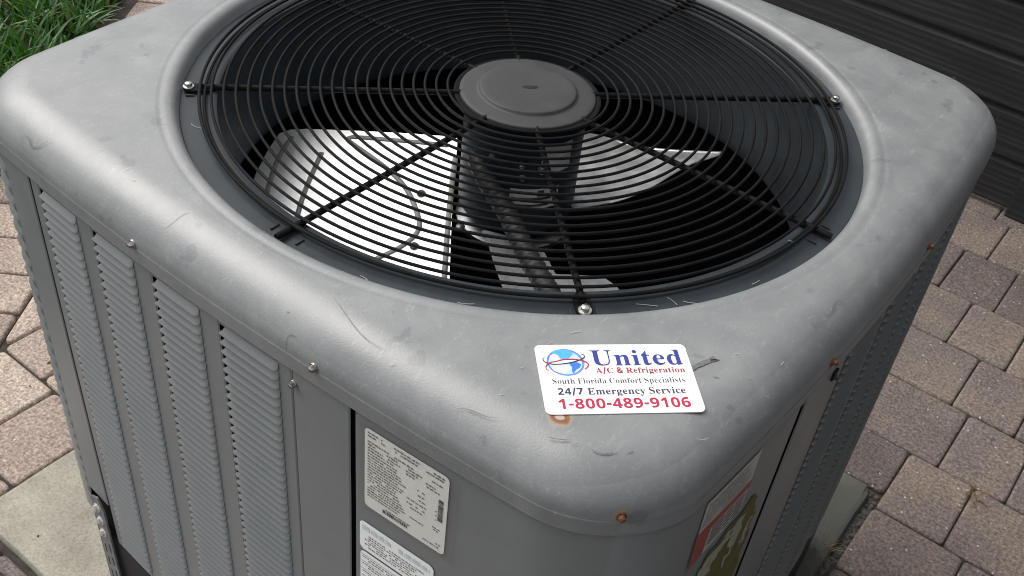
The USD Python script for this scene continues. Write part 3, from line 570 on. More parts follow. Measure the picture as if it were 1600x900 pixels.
GL = json.loads(r'''{"sA":[130,[[[-3,5,6,7,11,13,59,134,62,139,66,139,114,25,123,8,132,5,132,0,68,0,68,5,78,6,84,11,82,23,74,40,30,39,22,13,28,6,38,5,38,0,-3,0],[51,91,35,48,71,49,53,92]]]],"sC":[139,[[[8,59,8,81,14,103,22,116,37,130,51,137,68,141,90,140,112,132,118,132,123,135,125,141,130,141,130,94,124,95,116,113,101,128,89,133,74,134,61,129,52,119,46,103,43,85,45,43,48,32,56,19,72,10,88,9,109,16,129,33,133,27,116,10,105,4,86,-1,67,-1,48,4,34,12,22,24,12,42]]]],"sE":[132,[[[4,0,4,5,17,7,22,15,22,119,16,129,5,130,5,135,119,135,119,95,114,95,107,116,94,125,79,128,62,128,56,126,54,118,54,73,63,73,75,77,82,87,86,102,91,102,91,35,85,36,83,50,75,62,67,65,55,66,54,18,56,11,63,8,90,10,107,18,117,30,122,42,128,42,120,0]]]],"sF":[120,[[[4,130,4,135,117,135,117,95,112,95,110,106,103,119,92,125,78,128,61,128,54,121,54,73,66,74,75,78,82,90,84,102,90,103,90,35,85,35,81,52,74,62,62,66,54,65,55,14,61,7,76,5,76,0,5,0,5,5,17,8,22,18,22,118,17,127]]]],"sR":[141,[[[5,130,5,135,78,135,100,131,116,122,124,106,123,88,115,76,95,65,129,13,136,6,143,5,143,0,100,0,59,63,54,62,55,14,59,7,72,5,72,0,5,0,5,5,17,7,22,16,22,119,17,128],[55,120,54,70,75,71,86,79,89,86,90,108,88,115,82,124,72,128,59,127]]]],"sS":[116,[[[13,49,19,49,27,24,39,11,53,6,64,6,78,13,83,24,81,38,69,49,41,62,23,76,15,93,15,109,22,126,37,138,48,141,63,141,91,135,95,141,101,141,101,97,96,97,88,117,78,128,69,133,62,135,49,134,38,126,36,121,37,108,44,99,87,78,102,64,107,49,107,35,100,17,88,6,72,0,49,-1,23,5,18,-1,13,-1]]]],"sU":[147,[[[4,133,4,138,72,138,71,133,57,130,54,123,54,35,59,19,65,13,76,9,88,9,103,14,110,21,117,44,117,120,113,130,98,133,98,138,141,138,141,133,130,130,126,122,125,39,118,18,109,8,90,0,64,-1,46,3,31,14,25,25,22,38,22,120,18,130]]]],"sa":[102,[[[6,25,11,36,19,43,59,59,58,82,54,88,48,90,39,90,31,86,37,72,32,61,28,59,14,61,10,67,10,78,17,88,34,96,58,97,71,94,82,86,87,73,87,16,90,12,96,14,98,11,96,7,85,0,71,-1,65,1,59,11,43,1,23,-1,15,2,9,8,6,15],[35,30,37,16,43,12,54,15,59,20,59,52,45,47,38,40]]]],"sc":[87,[[[6,37,6,56,10,70,16,80,30,92,45,97,60,97,72,93,81,84,82,69,76,63,65,63,60,67,59,84,53,90,42,88,37,82,34,71,34,44,42,22,55,14,69,15,80,23,84,21,84,18,70,5,53,-1,40,-1,25,5,13,18]]]],"sd":[110,[[[6,36,8,67,20,88,34,96,49,97,66,88,66,125,61,131,52,132,52,137,95,137,95,18,99,11,105,10,105,5,66,-1,65,10,51,0,32,0,21,6,14,14],[35,59,38,20,43,12,53,10,63,16,66,23,66,76,57,85,45,85,38,75]]]],"se":[90,[[[6,38,6,58,10,72,25,90,36,95,53,96,66,92,77,82,83,68,84,51,35,50,38,30,48,17,63,15,73,19,80,27,85,24,76,11,67,4,52,-1,39,-1,26,4,12,19],[36,75,35,59,60,59,59,80,54,89,46,90,41,88]]]],"sf":[64,[[[4,0,4,5,14,8,16,18,16,81,5,82,5,92,16,92,16,114,25,130,44,138,66,136,78,124,78,113,75,108,61,106,57,109,55,120,59,129,56,132,48,131,44,122,44,92,61,92,61,82,44,81,44,14,47,7,59,5,59,0]]]],"sg":[97,[[[4,-25,6,-16,19,-8,8,2,8,15,16,25,29,32,18,38,8,51,7,70,12,80,21,88,39,94,55,94,69,90,94,90,94,79,81,78,87,64,86,51,82,43,69,33,58,30,39,30,30,22,30,18,37,14,65,14,86,8,91,3,94,-6,94,-17,88,-29,82,-34,67,-40,33,-42,14,-37,6,-30],[23,-25,27,-31,35,-34,57,-35,74,-30,78,-24,78,-17,68,-11,29,-11,22,-19],[34,71,36,44,41,37,49,36,56,40,59,50,59,74,53,87,44,88,37,83]]]],"sh":[113,[[[5,5,12,6,16,16,16,119,14,127,6,130,6,135,44,135,44,80,56,91,67,95,85,93,91,89,96,81,98,74,98,15,102,6,108,5,108,0,60,0,60,5,68,7,70,13,70,71,68,78,64,80,53,79,44,69,44,12,47,6,54,5,54,0,5,0]]]],"si":[59,[[[5,5,14,7,16,15,16,77,13,86,6,87,6,92,44,92,44,13,47,6,54,5,54,0,5,0]],[[15,119,16,130,26,138,37,137,45,127,44,116,34,108,21,110]]]],"sl":[59,[[[5,5,14,7,16,15,16,120,13,129,6,130,6,135,44,135,44,13,47,6,54,5,54,0,5,0]]]],"sm":[165,[[[5,0,5,5,12,6,16,16,16,76,14,84,6,87,6,92,44,92,45,80,54,90,66,95,77,95,87,91,96,78,107,90,119,95,137,93,145,86,150,71,150,12,153,6,160,5,160,0,112,0,112,5,119,6,122,12,122,71,120,78,116,80,105,79,97,70,97,11,100,6,106,5,106,0,59,0,59,5,66,6,69,12,69,71,67,78,63,80,52,79,44,69,44,11,47,6,53,5,53,0]]]],"sn":[113,[[[5,5,12,6,16,16,16,76,14,84,6,87,6,92,44,92,45,81,56,91,67,95,82,94,91,89,98,74,98,15,102,6,108,5,108,0,60,0,60,5,68,7,70,13,70,71,68,78,64,80,53,79,44,69,44,12,47,6,54,5,54,0,5,0]]]],"so":[100,[[[6,37,6,59,10,72,17,83,32,94,43,97,57,97,68,94,84,82,91,70,94,59,94,37,91,26,84,14,68,2,57,-1,43,-1,28,4,14,17],[35,28,37,16,42,7,53,5,61,10,65,25,65,69,60,87,53,91,42,89,37,79]]]],"sp":[111,[[[5,-40,5,-35,14,-32,16,-22,16,77,14,87,6,90,6,94,43,94,44,83,53,93,63,97,74,97,85,93,99,77,104,60,103,33,96,15,87,5,73,-1,58,0,44,9,45,-28,50,-34,59,-35,59,-40],[45,21,49,13,61,10,70,16,73,24,75,35,74,68,71,79,62,85,52,83,44,71]]]],"sr":[86,[[[5,0,5,5,14,7,16,15,16,77,13,86,6,87,6,92,43,92,44,77,55,90,62,94,75,95,80,93,86,84,86,74,83,69,70,66,59,77,54,77,45,65,44,15,47,7,59,5,59,0]]]],"ss":[86,[[[11,33,16,33,22,17,35,7,46,6,56,12,57,22,55,27,26,43,15,53,11,62,11,73,17,87,28,95,47,97,65,93,68,97,73,97,73,68,68,68,63,80,56,87,48,90,35,88,31,81,31,76,37,68,64,55,73,46,77,28,71,10,63,3,52,-1,39,-1,25,4,20,4,15,-1,11,-1]]]],"st":[68,[[[6,85,6,91,29,114,38,128,43,128,43,94,62,94,62,85,43,84,44,18,47,14,53,14,61,23,66,22,62,12,53,3,43,-1,30,-1,18,6,14,20,14,84]]]],"su":[112,[[[3,89,3,94,42,94,42,22,46,14,57,13,68,22,68,81,64,88,56,89,56,94,96,94,96,21,100,12,107,11,107,6,86,4,68,-1,67,12,58,4,45,-1,33,-1,24,2,18,8,14,20,13,83,10,88]]]],"sv":[91,[[[-1,87,-1,92,49,92,49,87,41,86,38,81,55,37,72,80,69,86,61,87,61,92,91,92,91,87,84,85,78,74,48,-3,42,-3,41,-1,7,84]]]],"sy":[89,[[[-2,-30,0,-17,7,-12,20,-15,22,-28,30,-28,38,-16,42,-2,11,74,7,83,-1,87,-1,92,48,92,48,87,40,86,38,79,55,36,71,79,69,86,60,87,60,92,89,92,89,87,81,82,77,72,49,-7,37,-32,28,-40,11,-42,4,-39]]]],"b&":[135,[[[8,33,8,45,13,58,34,78,24,94,21,105,22,122,28,134,40,144,53,148,68,148,85,141,92,134,97,124,97,103,90,90,71,73,94,47,99,59,100,71,125,71,122,45,113,24,133,0,102,0,94,9,81,2,64,-2,38,0,17,13],[38,35,43,25,54,21,66,22,77,28,50,59,39,49,37,43],[47,107,51,96,56,92,73,106,73,118,63,125,54,124,47,117]]]],"b-":[64,[[[6,73,58,73,58,48,6,48]]]],"b/":[78,[[[3,-22,49,153,75,153,29,-21]]]],"b0":[114,[[[7,61,8,94,12,113,18,126,28,137,43,144,65,145,84,138,93,129,100,117,105,100,107,58,101,27,94,14,86,6,65,-2,44,-1,29,6,15,24,10,39],[37,83,39,43,45,27,57,22,67,25,73,35,76,47,77,86,73,108,69,116,62,120,52,120,42,110]]]],"b1":[114,[[[12,105,13,108,57,143,83,142,83,0,52,0,53,109,27,88]]]],"b2":[114,[[[8,123,15,131,33,141,52,145,76,143,87,138,96,130,104,111,101,88,84,63,46,26,108,25,108,0,8,0,8,22,64,78,72,91,74,100,71,114,63,119,45,118,24,105]]]],"b3":[114,[[[8,130,30,142,62,145,81,141,98,128,102,118,101,99,93,86,85,80,72,75,95,67,103,58,106,50,106,32,102,21,93,10,79,2,60,-2,37,-2,8,5,8,31,32,23,53,22,67,26,72,31,75,40,72,54,65,59,49,62,30,62,30,85,50,85,67,90,72,98,73,105,71,113,60,120,44,120,21,110]]]],"b4":[114,[[[3,30,3,51,64,141,66,143,94,143,94,54,111,53,111,30,94,29,94,0,64,0,63,30],[31,54,64,53,65,106,63,106]]]],"b5":[114,[[[10,31,37,23,56,23,67,27,72,32,75,42,73,56,61,65,41,67,23,64,13,70,18,143,95,143,95,117,44,117,42,91,78,89,97,76,104,62,105,38,96,16,83,5,70,0,58,-2,30,-1,10,5]]]],"b6":[114,[[[7,50,10,94,22,121,39,136,54,142,64,144,98,143,98,119,74,121,50,114,41,104,35,83,36,77,50,90,73,93,89,88,100,78,107,61,108,41,104,24,98,14,91,7,77,0,67,-2,42,0,27,8,19,16,11,31],[37,53,40,35,45,27,56,22,65,23,77,35,78,55,71,67,60,70,53,69,44,65,39,59]]]],"b7":[114,[[[5,118,6,143,108,142,108,123,54,0,22,1,75,116]]]],"b8":[114,[[[7,30,7,43,11,55,20,66,33,75,19,87,12,101,11,113,16,128,29,139,55,145,78,142,94,133,102,120,102,101,96,89,79,75,99,60,106,48,107,30,99,13,89,5,73,-1,41,-1,30,2,17,10,12,16],[36,34,41,24,48,21,61,20,70,22,77,28,79,42,69,55,55,62,39,51,35,42],[41,103,48,93,57,88,72,98,74,112,66,121,51,122,42,117,40,112]]]],"b9":[114,[[[6,91,10,118,15,127,27,138,44,144,65,144,76,141,89,133,103,112,107,94,107,67,104,48,99,33,91,20,78,8,59,0,46,-2,17,-1,16,23,45,22,65,29,75,43,79,64,69,55,57,50,30,52,20,58,12,68],[37,87,39,80,47,74,60,73,68,76,77,89,77,99,72,112,60,120,45,118,37,107]]]]}''')
def lettering(text, key, x0, x1, base, cap_h, thin=0.0):
    """shapely outline of a line of type fitted between x0 and x1 (y down)"""
    out = []; x = 0
    for c in text:
        if c == ' ': x += 52; continue
        k = key + c if key + c in GL else ('b' + c if 'b' + c in GL else 's' + c)
        a, ps = GL[k]
        for p_ in ps:
            rings = [[(r[j] + x, r[j + 1]) for j in range(0, len(r), 2)] for r in p_]; g = Polygon(rings[0], rings[1:]).buffer(0)
            out.append(g.buffer(-thin) if thin else g)
        x += a + 4
    g = ops.unary_union(out); b = g.bounds
    return affinity.translate(affinity.scale(g, (x1 - x0) / (b[2] - b[0]), -cap_h / 134.0, origin=(b[0], 0)), x0 - b[0], base)
def ink(g, m_, name, z=.00135): obj(name, stk(g, z), m_, sticker, smooth=False)
ink(lettering('United', 's', 43.5, 117, 23.8, 16.6), INKN, 'headline_lettering')
ink(lettering('A/C & Refrigeration', 's', 45, 116.7, 32.2, 5.6), INKM, 'subtitle_lettering')
ink(lettering('South Florida Comfort Specialists', 's', 9.4, 114, 43.3, 5.6, 2), INKB, 'slogan_lettering')
ink(ops.unary_union([lettering('24/7', 'b', 12, 31.5, 54.7, 6.4), lettering('Emergency Service', 's', 35, 111.8, 54.9, 6.6)]), INKB, 'service_lettering')
ink(lettering('1-800-489-9106', 'b', 10.9, 112.7, 69.2, 9.4), INKR, 'phone_lettering')
gl = affinity.rotate(affinity.scale(Point(22.7, 19.7).buffer(1, quad_segs=24), 14.9, 14.9), 0)
ink(gl, BLUE1, 'globe_rim', .00125)
ink(affinity.translate(affinity.scale(Point(22.5, 20.2).buffer(1, quad_segs=20), 13.2, 13.0), 0, 0), BLUE2, 'globe_ocean', .00131)
ink(ops.unary_union([affinity.scale(Point(18.5, 26.5).buffer(1, quad_segs=16), 7.0, 5.0), affinity.scale(Point(15, 14.5).buffer(1, quad_segs=16), 4.2, 3.6)]), BLUE3, 'globe_glow', .00137)
ink(Polygon([(13.5, 9.2), (18.2, 12.1), (18.6, 14.6), (20.7, 16.0), (23.1, 16.0), (25.6, 15.0), (27.6, 12.3), (29.3, 11.0), (27.9, 7.9), (24.5, 6.3), (19.6, 6.0), (15.9, 7.1)]).buffer(.4), LANDN, 'globe_land', .00143)
ink(Polygon([(25.6, 21.8), (31.7, 20.3), (34.4, 22.8), (32.7, 26.0), (29.6, 28.0), (27.1, 31.7), (26.5, 29.5), (27.3, 25.8), (26.2, 23.1)]).buffer(.3), LANDS, 'globe_land', .00143)
ink(Polygon([(9.6, 21.0), (14.4, 19.6), (21.3, 17.9), (28.4, 17.6), (33.5, 18.2), (25.8, 20.5), (19.8, 21.6), (12.1, 21.9)]), WHITE, 'logo_band', .00149)
def swoosh(pts, w):
    c = spline(pts, 40); k = np.linspace(0, 1, 40); ww = w * (.35 + .65 * np.sin(np.pi * k) ** .6)
    return ops.unary_union([LineString(c[i:i + 2]).buffer(ww[i] / 2) for i in range(39)])
ink(swoosh([(6.7, 14.3), (5.1, 17.2), (7.7, 20.5), (12.1, 22.0), (19.8, 21.9), (25.8, 20.7), (32.0, 18.7), (36.3, 16.4), (38.6, 14.0), (38.2, 11.8), (36.4, 10.9)], 1.2), INKK, 'logo_swoosh', .00155)
ink(swoosh([(8.2, 29.0), (6.3, 26.3), (6.6, 24.2), (9.1, 21.1), (14.4, 19.3), (21.3, 17.3), (28.4, 17.0), (34.1, 17.7), (38.1, 19.4), (40.3, 22.4), (39.3, 25.4), (36.6, 27.7)], 1.4), INKR, 'logo_swoosh', .00161)

# --- cabinet walls
ZT, ZB = -.046, -.655
liner_o = OUT * (1 - .006 / .42)
obj('inner_liner', T(np.vstack([np.c_[liner_o[:-1], np.full(len(liner_o) - 1, H - .05)], np.c_[liner_o[:-1], np.full(len(liner_o) - 1, H - .66)]]),
    [f for i in range(len(liner_o) - 1) for j in [(i + 1) % (len(liner_o) - 1)] for f in ([i, i + len(liner_o) - 1, j], [j, i + len(liner_o) - 1, j + len(liner_o) - 1])]), BLACK, unit)
fl = OUT[:-1] * .97; v, f = flat(Polygon(fl)); obj('cabinet_floor', T(np.c_[v, np.full(len(v), H - .60)], f), BLACK, unit)
pan_l = unit + '/side_panel'
obj('service_panel', strip(-.3100, -.2455, -.70, ZT, d0=.0012), PANEL, unit)
front = obj('corner_panel', strip(-.2405, .2300, -.70, ZT, d0=.0006), PANEL, unit)
obj('service_panel', strip(.2385, .2955, -.70, ZT, d0=.0012), PANEL, unit)
pan_r = unit + '/side_panel_001'
post_l = obj('corner_post', strip(-.7465, -.6975, -.578, ZT, d0=.0010), PANEL, unit)

obj('corner_post', strip(.6975, .7515, ZB, ZT, d0=.0010), PANEL, unit)
screw(onwall(-.3080, -.0725, .0012), wall(-.3080)[1].tolist() + [0], STEEL, unit, r=.0048)
screw(onwall(.3040, -.0800, 0.0), wall(.3040)[1].tolist() + [0], DARKSTEEL, unit, r=.0048)
obj('panel_tab', fix(wrapthick(sbox(.2905, -.075, .2985, -.064), 0, .0035)), BASEM, unit, smooth=False)

# --- louvres: pressed scoops, row by row
PROF = np.array([(-.0056, -.0012), (-.0030, .0012), (-.0006, .0038), (.0018, .0066), (.0036, .0088), (.0041, .0096), (.0036, .0102), (.0012, .0104)])   # (out, down)
def louvre(s0, s1, zt, amp=1.0, k=12, pitch=.0111, flipdir=1):
    u = np.r_[0, .012, .03, .06, .5, .91, .94, .96, .978, .99, 1.0]; sc = pitch / .0111
    er = np.where(u > .91, np.sqrt(np.clip(1 - ((u - .91) / .09) ** 2, 0, 1)), 1.0); el = np.where(u < .06, np.sqrt(np.clip(1 - ((.06 - u) / .06) ** 2, 0, 1)), 1.0)
    cols = []
    for o, dn in PROF:
        f_ = max(0, 1 - dn / .0103); a = s0 + .0072 * math.sqrt(min(f_, 1)) - .0006; s = a + (s1 + .0012 - a) * u; e = er * el
        d = np.where(o > 0, o * e, o) * amp + np.where(u > .915, (1 - er) * .0006 - np.minimum(o, 0) * (1 - er), 0)
        cols.append(onwall(s, zt - dn * sc - .0022 * sc * (1 - er) * f_ - .0012 * (1 - el) * f_, d))
    return grid(np.stack(cols, 1), flip=True)
def scallop(s0, s1, zt):
    u = np.r_[0, .5, .7, .82, .9, .95, .98, 1.0]; s = s0 + (s1 - s0) * u; e = np.where(u > .6, np.sqrt(np.clip(1 - ((u - .6) / .4) ** 2, 0, 1)), 1.0)
    return grid(np.stack([onwall(s, zt - dn - .006 * (1 - e) * (1 - dn / .013), o * e + .0004) for o, dn in ((0, 0), (.0014, .0035), (.0030, .0080), (.0040, .0112), (.0036, .0124), (.0004, .0128))], 1), flip=True)
def panel(s0, s1, cols, z1):
    """sheet with a tall opening behind each column of louvres"""
    ed = [s0]; 
    for a, b in sorted(cols): ed += [a - .0012, b - .0012]
    ed.append(s1); ms = [strip(a, b, ZB, ZT) for a, b in zip(ed[::2], ed[1::2])]
    for a, b in sorted(cols): ms += [strip(a - .0012, b - .0012, ZB, z1), strip(a - .0012, b - .0012, -.0628, ZT)]
    return cat(ms)
COLS = [(-.4005, -.3280), (-.4928, -.4280), (-.5860, -.5221), (-.6784, -.6136)]
NROW = 52; slots = []
assert obj('side_panel', panel(-.6955, -.3120, COLS, -.0605 - NROW * .01115), PANEL, unit) == pan_l
assert obj('side_panel', panel(.2973, .6955, [(-b, -a) for a, b in COLS], -.0605 - NROW * .01115), PANEL, unit) == pan_r
def slot(s, zt, dirn=1):
    g = Polygon([(s - .0015 * dirn, zt + .0004), (s + .0085 * dirn, zt - .0004), (s + .0010 * dirn, zt - .0046), (s - .0005 * dirn, zt - .0042)])
    mm = wrap(g, .0012); return mm
for c, (a, b) in enumerate(COLS):
    for k in range(NROW):
        zt = -.0605 - k * .01115
        obj('louver', louvre(a, b, zt), PANEL, pan_l, smooth=34)
rest = []; slots = []
for c, (b, a) in enumerate([(-x, -y) for x, y in COLS]):
    for k in range(NROW):
        zt = -.0605 - k * .01115; mm = louvre(a, b, zt)
        if c < 2 and k < 30: obj('louver', mm, PANEL, pan_r, smooth=34)
        else: rest.append(mm)
obj('louver_rows', cat(rest), PANEL, pan_r, smooth=34, kind='stuff')
pan_b = obj('side_panel', strip(-1.5, -.7475, ZB, ZT), PANEL, unit)
for k in range(27):
    zt = -.066 - k * .0211; obj('louver', scallop(-.805, -.7440, zt), PANEL, pan_b, smooth=34)

obj('side_panel', strip(.7535, TOT - 1.502, ZB, ZT), PANEL, unit)
# --- black base pan and hurricane bracket
bp_ = []
for ins, z in ((.004, -.650), (.0005, -.656), (.0005, -.835), (.018, -.8605)): bp_.append(np.c_[OUT[:-1] * (1 - ins / .42), np.full(len(OUT) - 1, H + z)])
obj('base_pan', grid(np.stack(bp_, 1), closed_u=True, flip=True), BASEM, unit)
BSH = (-.0064, -.0062)
shape = Polygon([(-.7255, -.5765), (-.7080, -.5655), (-.6975, -.585), (-.6955, -.86), (-.7265, -.86)]).buffer(-.003).buffer(.003)
for i in range(7):
    z = -.676 - i * .030
    shape = shape.difference(LineString([(-.7185, z), (-.7185, z - .016)]).buffer(.0021)).difference(LineString([(-.7055, z + .010), (-.7055, z - .006)]).buffer(.0021))
brk = obj('tie_down_bracket', fix(wrapthick(shape, .0040, .0065)), BRACKET, unit, smooth=20)
for s, z in ((-.7135, -.5905), (-.7125, -.6170), (-.7135, -.6440)):
    s += BSH[0]; z += BSH[1]; screw(onwall(s, z, .0065), wall(s)[1].tolist() + [.15], BOLT, brk, r=.0074)

# --- labels on the corner panel
DP = .0006; SHIFT = (-.0038, -.0034)
def rrect(a, b, c, d, r=.004): return sbox(a, b, c, d).buffer(-r).buffer(r, quad_segs=5)
rate = obj('rating_plate', wrap(rrect(-.2248, -.1622, -.1392, -.0633, .005), DP + .0010), PLATEM, unit, label='cream rating plate with rows of small print and bar codes')
film = obj('clear_film', wrap(rrect(-.2322, -.1686, -.1300, -.0604, .003), DP + .0018), FILM, unit)
rr = random.Random(5)
def print_row(x0, x1, z, h, lo=.0012, hi=.0042, gap=.0009, fill=.9):
    out = []; x = x0
    while x < x1 - .0008:
        w = rr.uniform(lo, hi)
        if rr.random() < fill:
            y = x; e = min(x + w, x1)
            while y < e:
                cw = min(rr.choice((.0006, .0008, .0008, .0010)), e - y); hh = h * rr.choice((.75, 1, 1, .9)); out.append(sbox(y, z, y + cw, z + hh)); y += cw + .00022
        x += w + gap
    return out
pr = []
L0 = -.2215
for z, runs in ((-.0685, [(0, .011), (.014, .019), (.027, .053)]), (-.0722, [(0, .010), (.014, .018), (.026, .030), (.034, .051)]), (-.0688, [(.062, .078)]), (-.0720, [(.060, .078)]), (-.0790, [(0, .022), (.028, .052)]), (-.0825, [(0, .008), (.020, .031), (.042, .056)]), (-.0790, [(.066, .078)]), (-.0860, [(0, .016), (.019, .034), (.040, .052)]), (-.0860, [(.060, .070)]), (-.0895, [(0, .018), (.020, .027), (.040, .050)]), (-.0895, [(.061, .074)])):
    for a, b in runs: pr += print_row(L0 + a, L0 + b, z, .0019)
for k in range(17):
    z = -.0932 - k * .00335; w = .036 + rr.uniform(-.006, .012) if k < 8 else .030 + rr.uniform(-.004, .010)
    pr += print_row(L0, L0 + w, z, .0017, hi=.0036)
for z, a, b in ((-.1005, .052, .060), (-.1065, .053, .061), (-.1120, .054, .062), (-.1120, .071, .0725), (-.1175, .042, .062), (-.1230, .042, .062), (-.1175, .071, .0725), (-.1230, .071, .0725), (-.1275, .046, .060), (-.1400, .030, .060), (-.1520, .020, .050), (-.1335, .069, .078), (-.1365, .070, .078), (-.1530, .066, .078), (-.1568, .060, .078)): pr += print_row(L0 + a, L0 + b, z, .0016)
x = 0
bars = []
while x < .027:
    w = rr.choice((.0005, .0008, .0014)); bars.append(sbox(L0 + .017 + x, -.1570, L0 + .017 + x + w, -.1528)); x += w + rr.choice((.0004, .0007))
x = 0
while x < .026:
    w = rr.choice((.0004, .0007, .0012)); bars.append(sbox(L0 + .0735, -.0945 - x - w, L0 + .0785, -.0945 - x)); x += w + rr.choice((.0003, .0006))
obj('small_print', wrap(ops.unary_union(pr), DP + .0013, seg=None), INKG, rate, smooth=False)
obj('bar_code', wrap(ops.unary_union(bars), DP + .0013, seg=None), INKK, rate, smooth=False)
lab2 = obj('instruction_label', wrap(rrect(-.2302, -.2268, -.1478, -.1864, .006), DP + .0010), PAPER, unit, label='white instruction label with pale heading letters')
lab3 = obj('instruction_label', wrap(rrect(-.2295, -.2790, -.1478, -.2292, .006), DP + .0010), PAPER, unit, label='white instruction label with ruled rows')
pr = []
for z, h in ((-.1975, .0062),):
    pr += print_row(-.2275, -.152, z, h, lo=.004, hi=.009, gap=.002); 
obj('pale_heading', wrap(ops.unary_union([g.buffer(.00008) for g in pr]), DP + .0013, seg=None), PALEB, lab2, smooth=False)
pr = []
for k, z in enumerate((-.2045, -.2078, -.2111, -.2144, -.2177, -.2210)): pr += print_row(-.224 + .004 * (k % 2), -.156 - .006 * (k % 3), z, .0016, hi=.0036)
obj('small_print', wrap(ops.unary_union(pr), DP + .0013, seg=None), INKG, lab2, smooth=False)
pr = [sbox(-.2285, -.2348, -.149, -.2343), sbox(-.2285, -.2450, -.149, -.2446), sbox(-.2285, -.2560, -.149, -.2556)]
for k, z in enumerate((-.2382, -.2416, -.2485, -.2520, -.2600, -.2635, -.267)): pr += print_row(-.227 + .007 * (k % 2), -.158 - .007 * (k % 2), z, .0016, hi=.0036)
obj('small_print', wrap(ops.unary_union(pr), DP + .0013, seg=None), INKG, lab3, smooth=False)

# --- warning sticker and the weathered remains of another on the right side
SHIFT = (.0060, -.0160)
warn = obj('warning_sticker', wrap(Polygon([(.0755, -.048), (.1565, -.0465), (.1575, -.1275), (.0785, -.1375)]), DP + .0010), GREYLAB, unit, label='faded grey and red warning sticker')
obj('red_band', wrap(Polygon([(.0752, -.0880), (.1575, -.0860), (.1577, -.0965), (.0990, -.0985), (.0985, -.1330), (.0785, -.1375)]), DP + .0013), REDLAB, warn)
pr = []
for k in range(10): pr += print_row(.079, .152 - rr.uniform(0, .012), -.0540 - k * .0031, .0013, hi=.005)
obj('small_print', wrap(ops.unary_union(pr), DP + .0013, seg=.01), INKG, warn, smooth=False)
pr = []
for k in range(5): pr += [g for g in (sbox(a, -.1035 - k * .0056, a + w, -.1010 - k * .0056) for a, w in ((.102, .020), (.124, .012), (.138, .016)))]
obj('dark_bars', wrap(ops.unary_union(pr), DP + .0013, seg=.01), INKK, warn, smooth=False)
def ragged(pts, amp, seed, n=90):
    g = Polygon(pts).exterior; L = g.length; c = np.array([g.interpolate(L * k / n).coords[0] for k in range(n)])
    return Polygon(c + (np.stack([meshkit.noise(np.c_[c * 160, np.full(n, s)], seed + s) for s in (0, 1)], 1) - .5) * 2 * amp).buffer(0)
st_ = obj('label_remains', wrap(ragged([(.112, -.150), (.185, -.128), (.205, -.175), (.212, -.33), (.10, -.40), (.098, -.20)], .006, 1), DP + .0010), OLIVE, unit, label='olive stained remains of a torn label')
for q, sd in (([(.108, -.165), (.150, -.146), (.158, -.158), (.118, -.200), (.110, -.26), (.100, -.26)], 4), ([(.150, -.150), (.172, -.145), (.176, -.190), (.166, -.215), (.158, -.176)], 6), ([(.105, -.235), (.150, -.222), (.170, -.250), (.150, -.30), (.110, -.31)], 8), ([(.188, -.175), (.196, -.170), (.198, -.21), (.190, -.22)], 10)):
    obj('torn_patch', wrap(ragged(q, .007, sd), DP + .0014), TORN, st_)

# --- fan opening: flange, throat, grille, hub
fl_ = lathe([(.3700, H - .0155), (.3685, H - .0140), (.3600, H - .0136), (.3400, H - .0128), (.3345, H - .0122), (.3318, H - .0132), (.3304, H - .0170), (.3296, H - .0300), (.3300, H - .1000), (.3320, H - .1500), (.3350, H - .1600), (.3420, H - .1610)], 240)
shroud = obj('fan_shroud', T(fl_.vertices, fl_.faces), RINGM, unit, smooth=35)
cone = lathe([(.342, H - .1610), (.40, H - .165), (.405, H - .20)], 120); obj('shroud_skirt', cone, BLACK, shroud)
fib = []
for k in range(7):
    a = RNG.choice([-1.2, -1.5, -.9, -1.75, -.5, .1, -2.3]) + RNG.normal(0, .12); r = RNG.uniform(.353, .363); x, y = r * math.cos(a), r * math.sin(a); L = RNG.uniform(.008, .022); b = RNG.uniform(0, 6.28)
    t_ = np.linspace(0, 1, 7); c = RNG.normal(0, .45); fib.append(tube(np.c_[x + L * (t_ - .5) * math.cos(b) - L * c * (t_ - .5) ** 2 * math.sin(b), y + L * (t_ - .5) * math.sin(b) + L * c * (t_ - .5) ** 2 * math.cos(b), np.full(7, H - .0128)], .00028, 5))
obj('pale_fibre', cat(fib), PALE, shroud, smooth=True, kind='stuff')
grille = unit + '/fan_grille'
gx = UsdGeom.Xform.Define(stage, grille)
def ring(R, r, z): return lathe([(R + r * math.cos(a), H + z + r * math.sin(a)) for a in np.linspace(0, -2 * np.pi, 9)], 200)
for k in range(21): obj('wire_ring', ring(.0885 + .01241 * k, .0016, -.0035), WIRE, grille, smooth=True)
obj('wire_ring', ring(.3440, .0017, -.0080), WIRE, grille, smooth=True); obj('wire_ring', ring(.3487, .0018, -.0042), WIRE, grille, smooth=True)
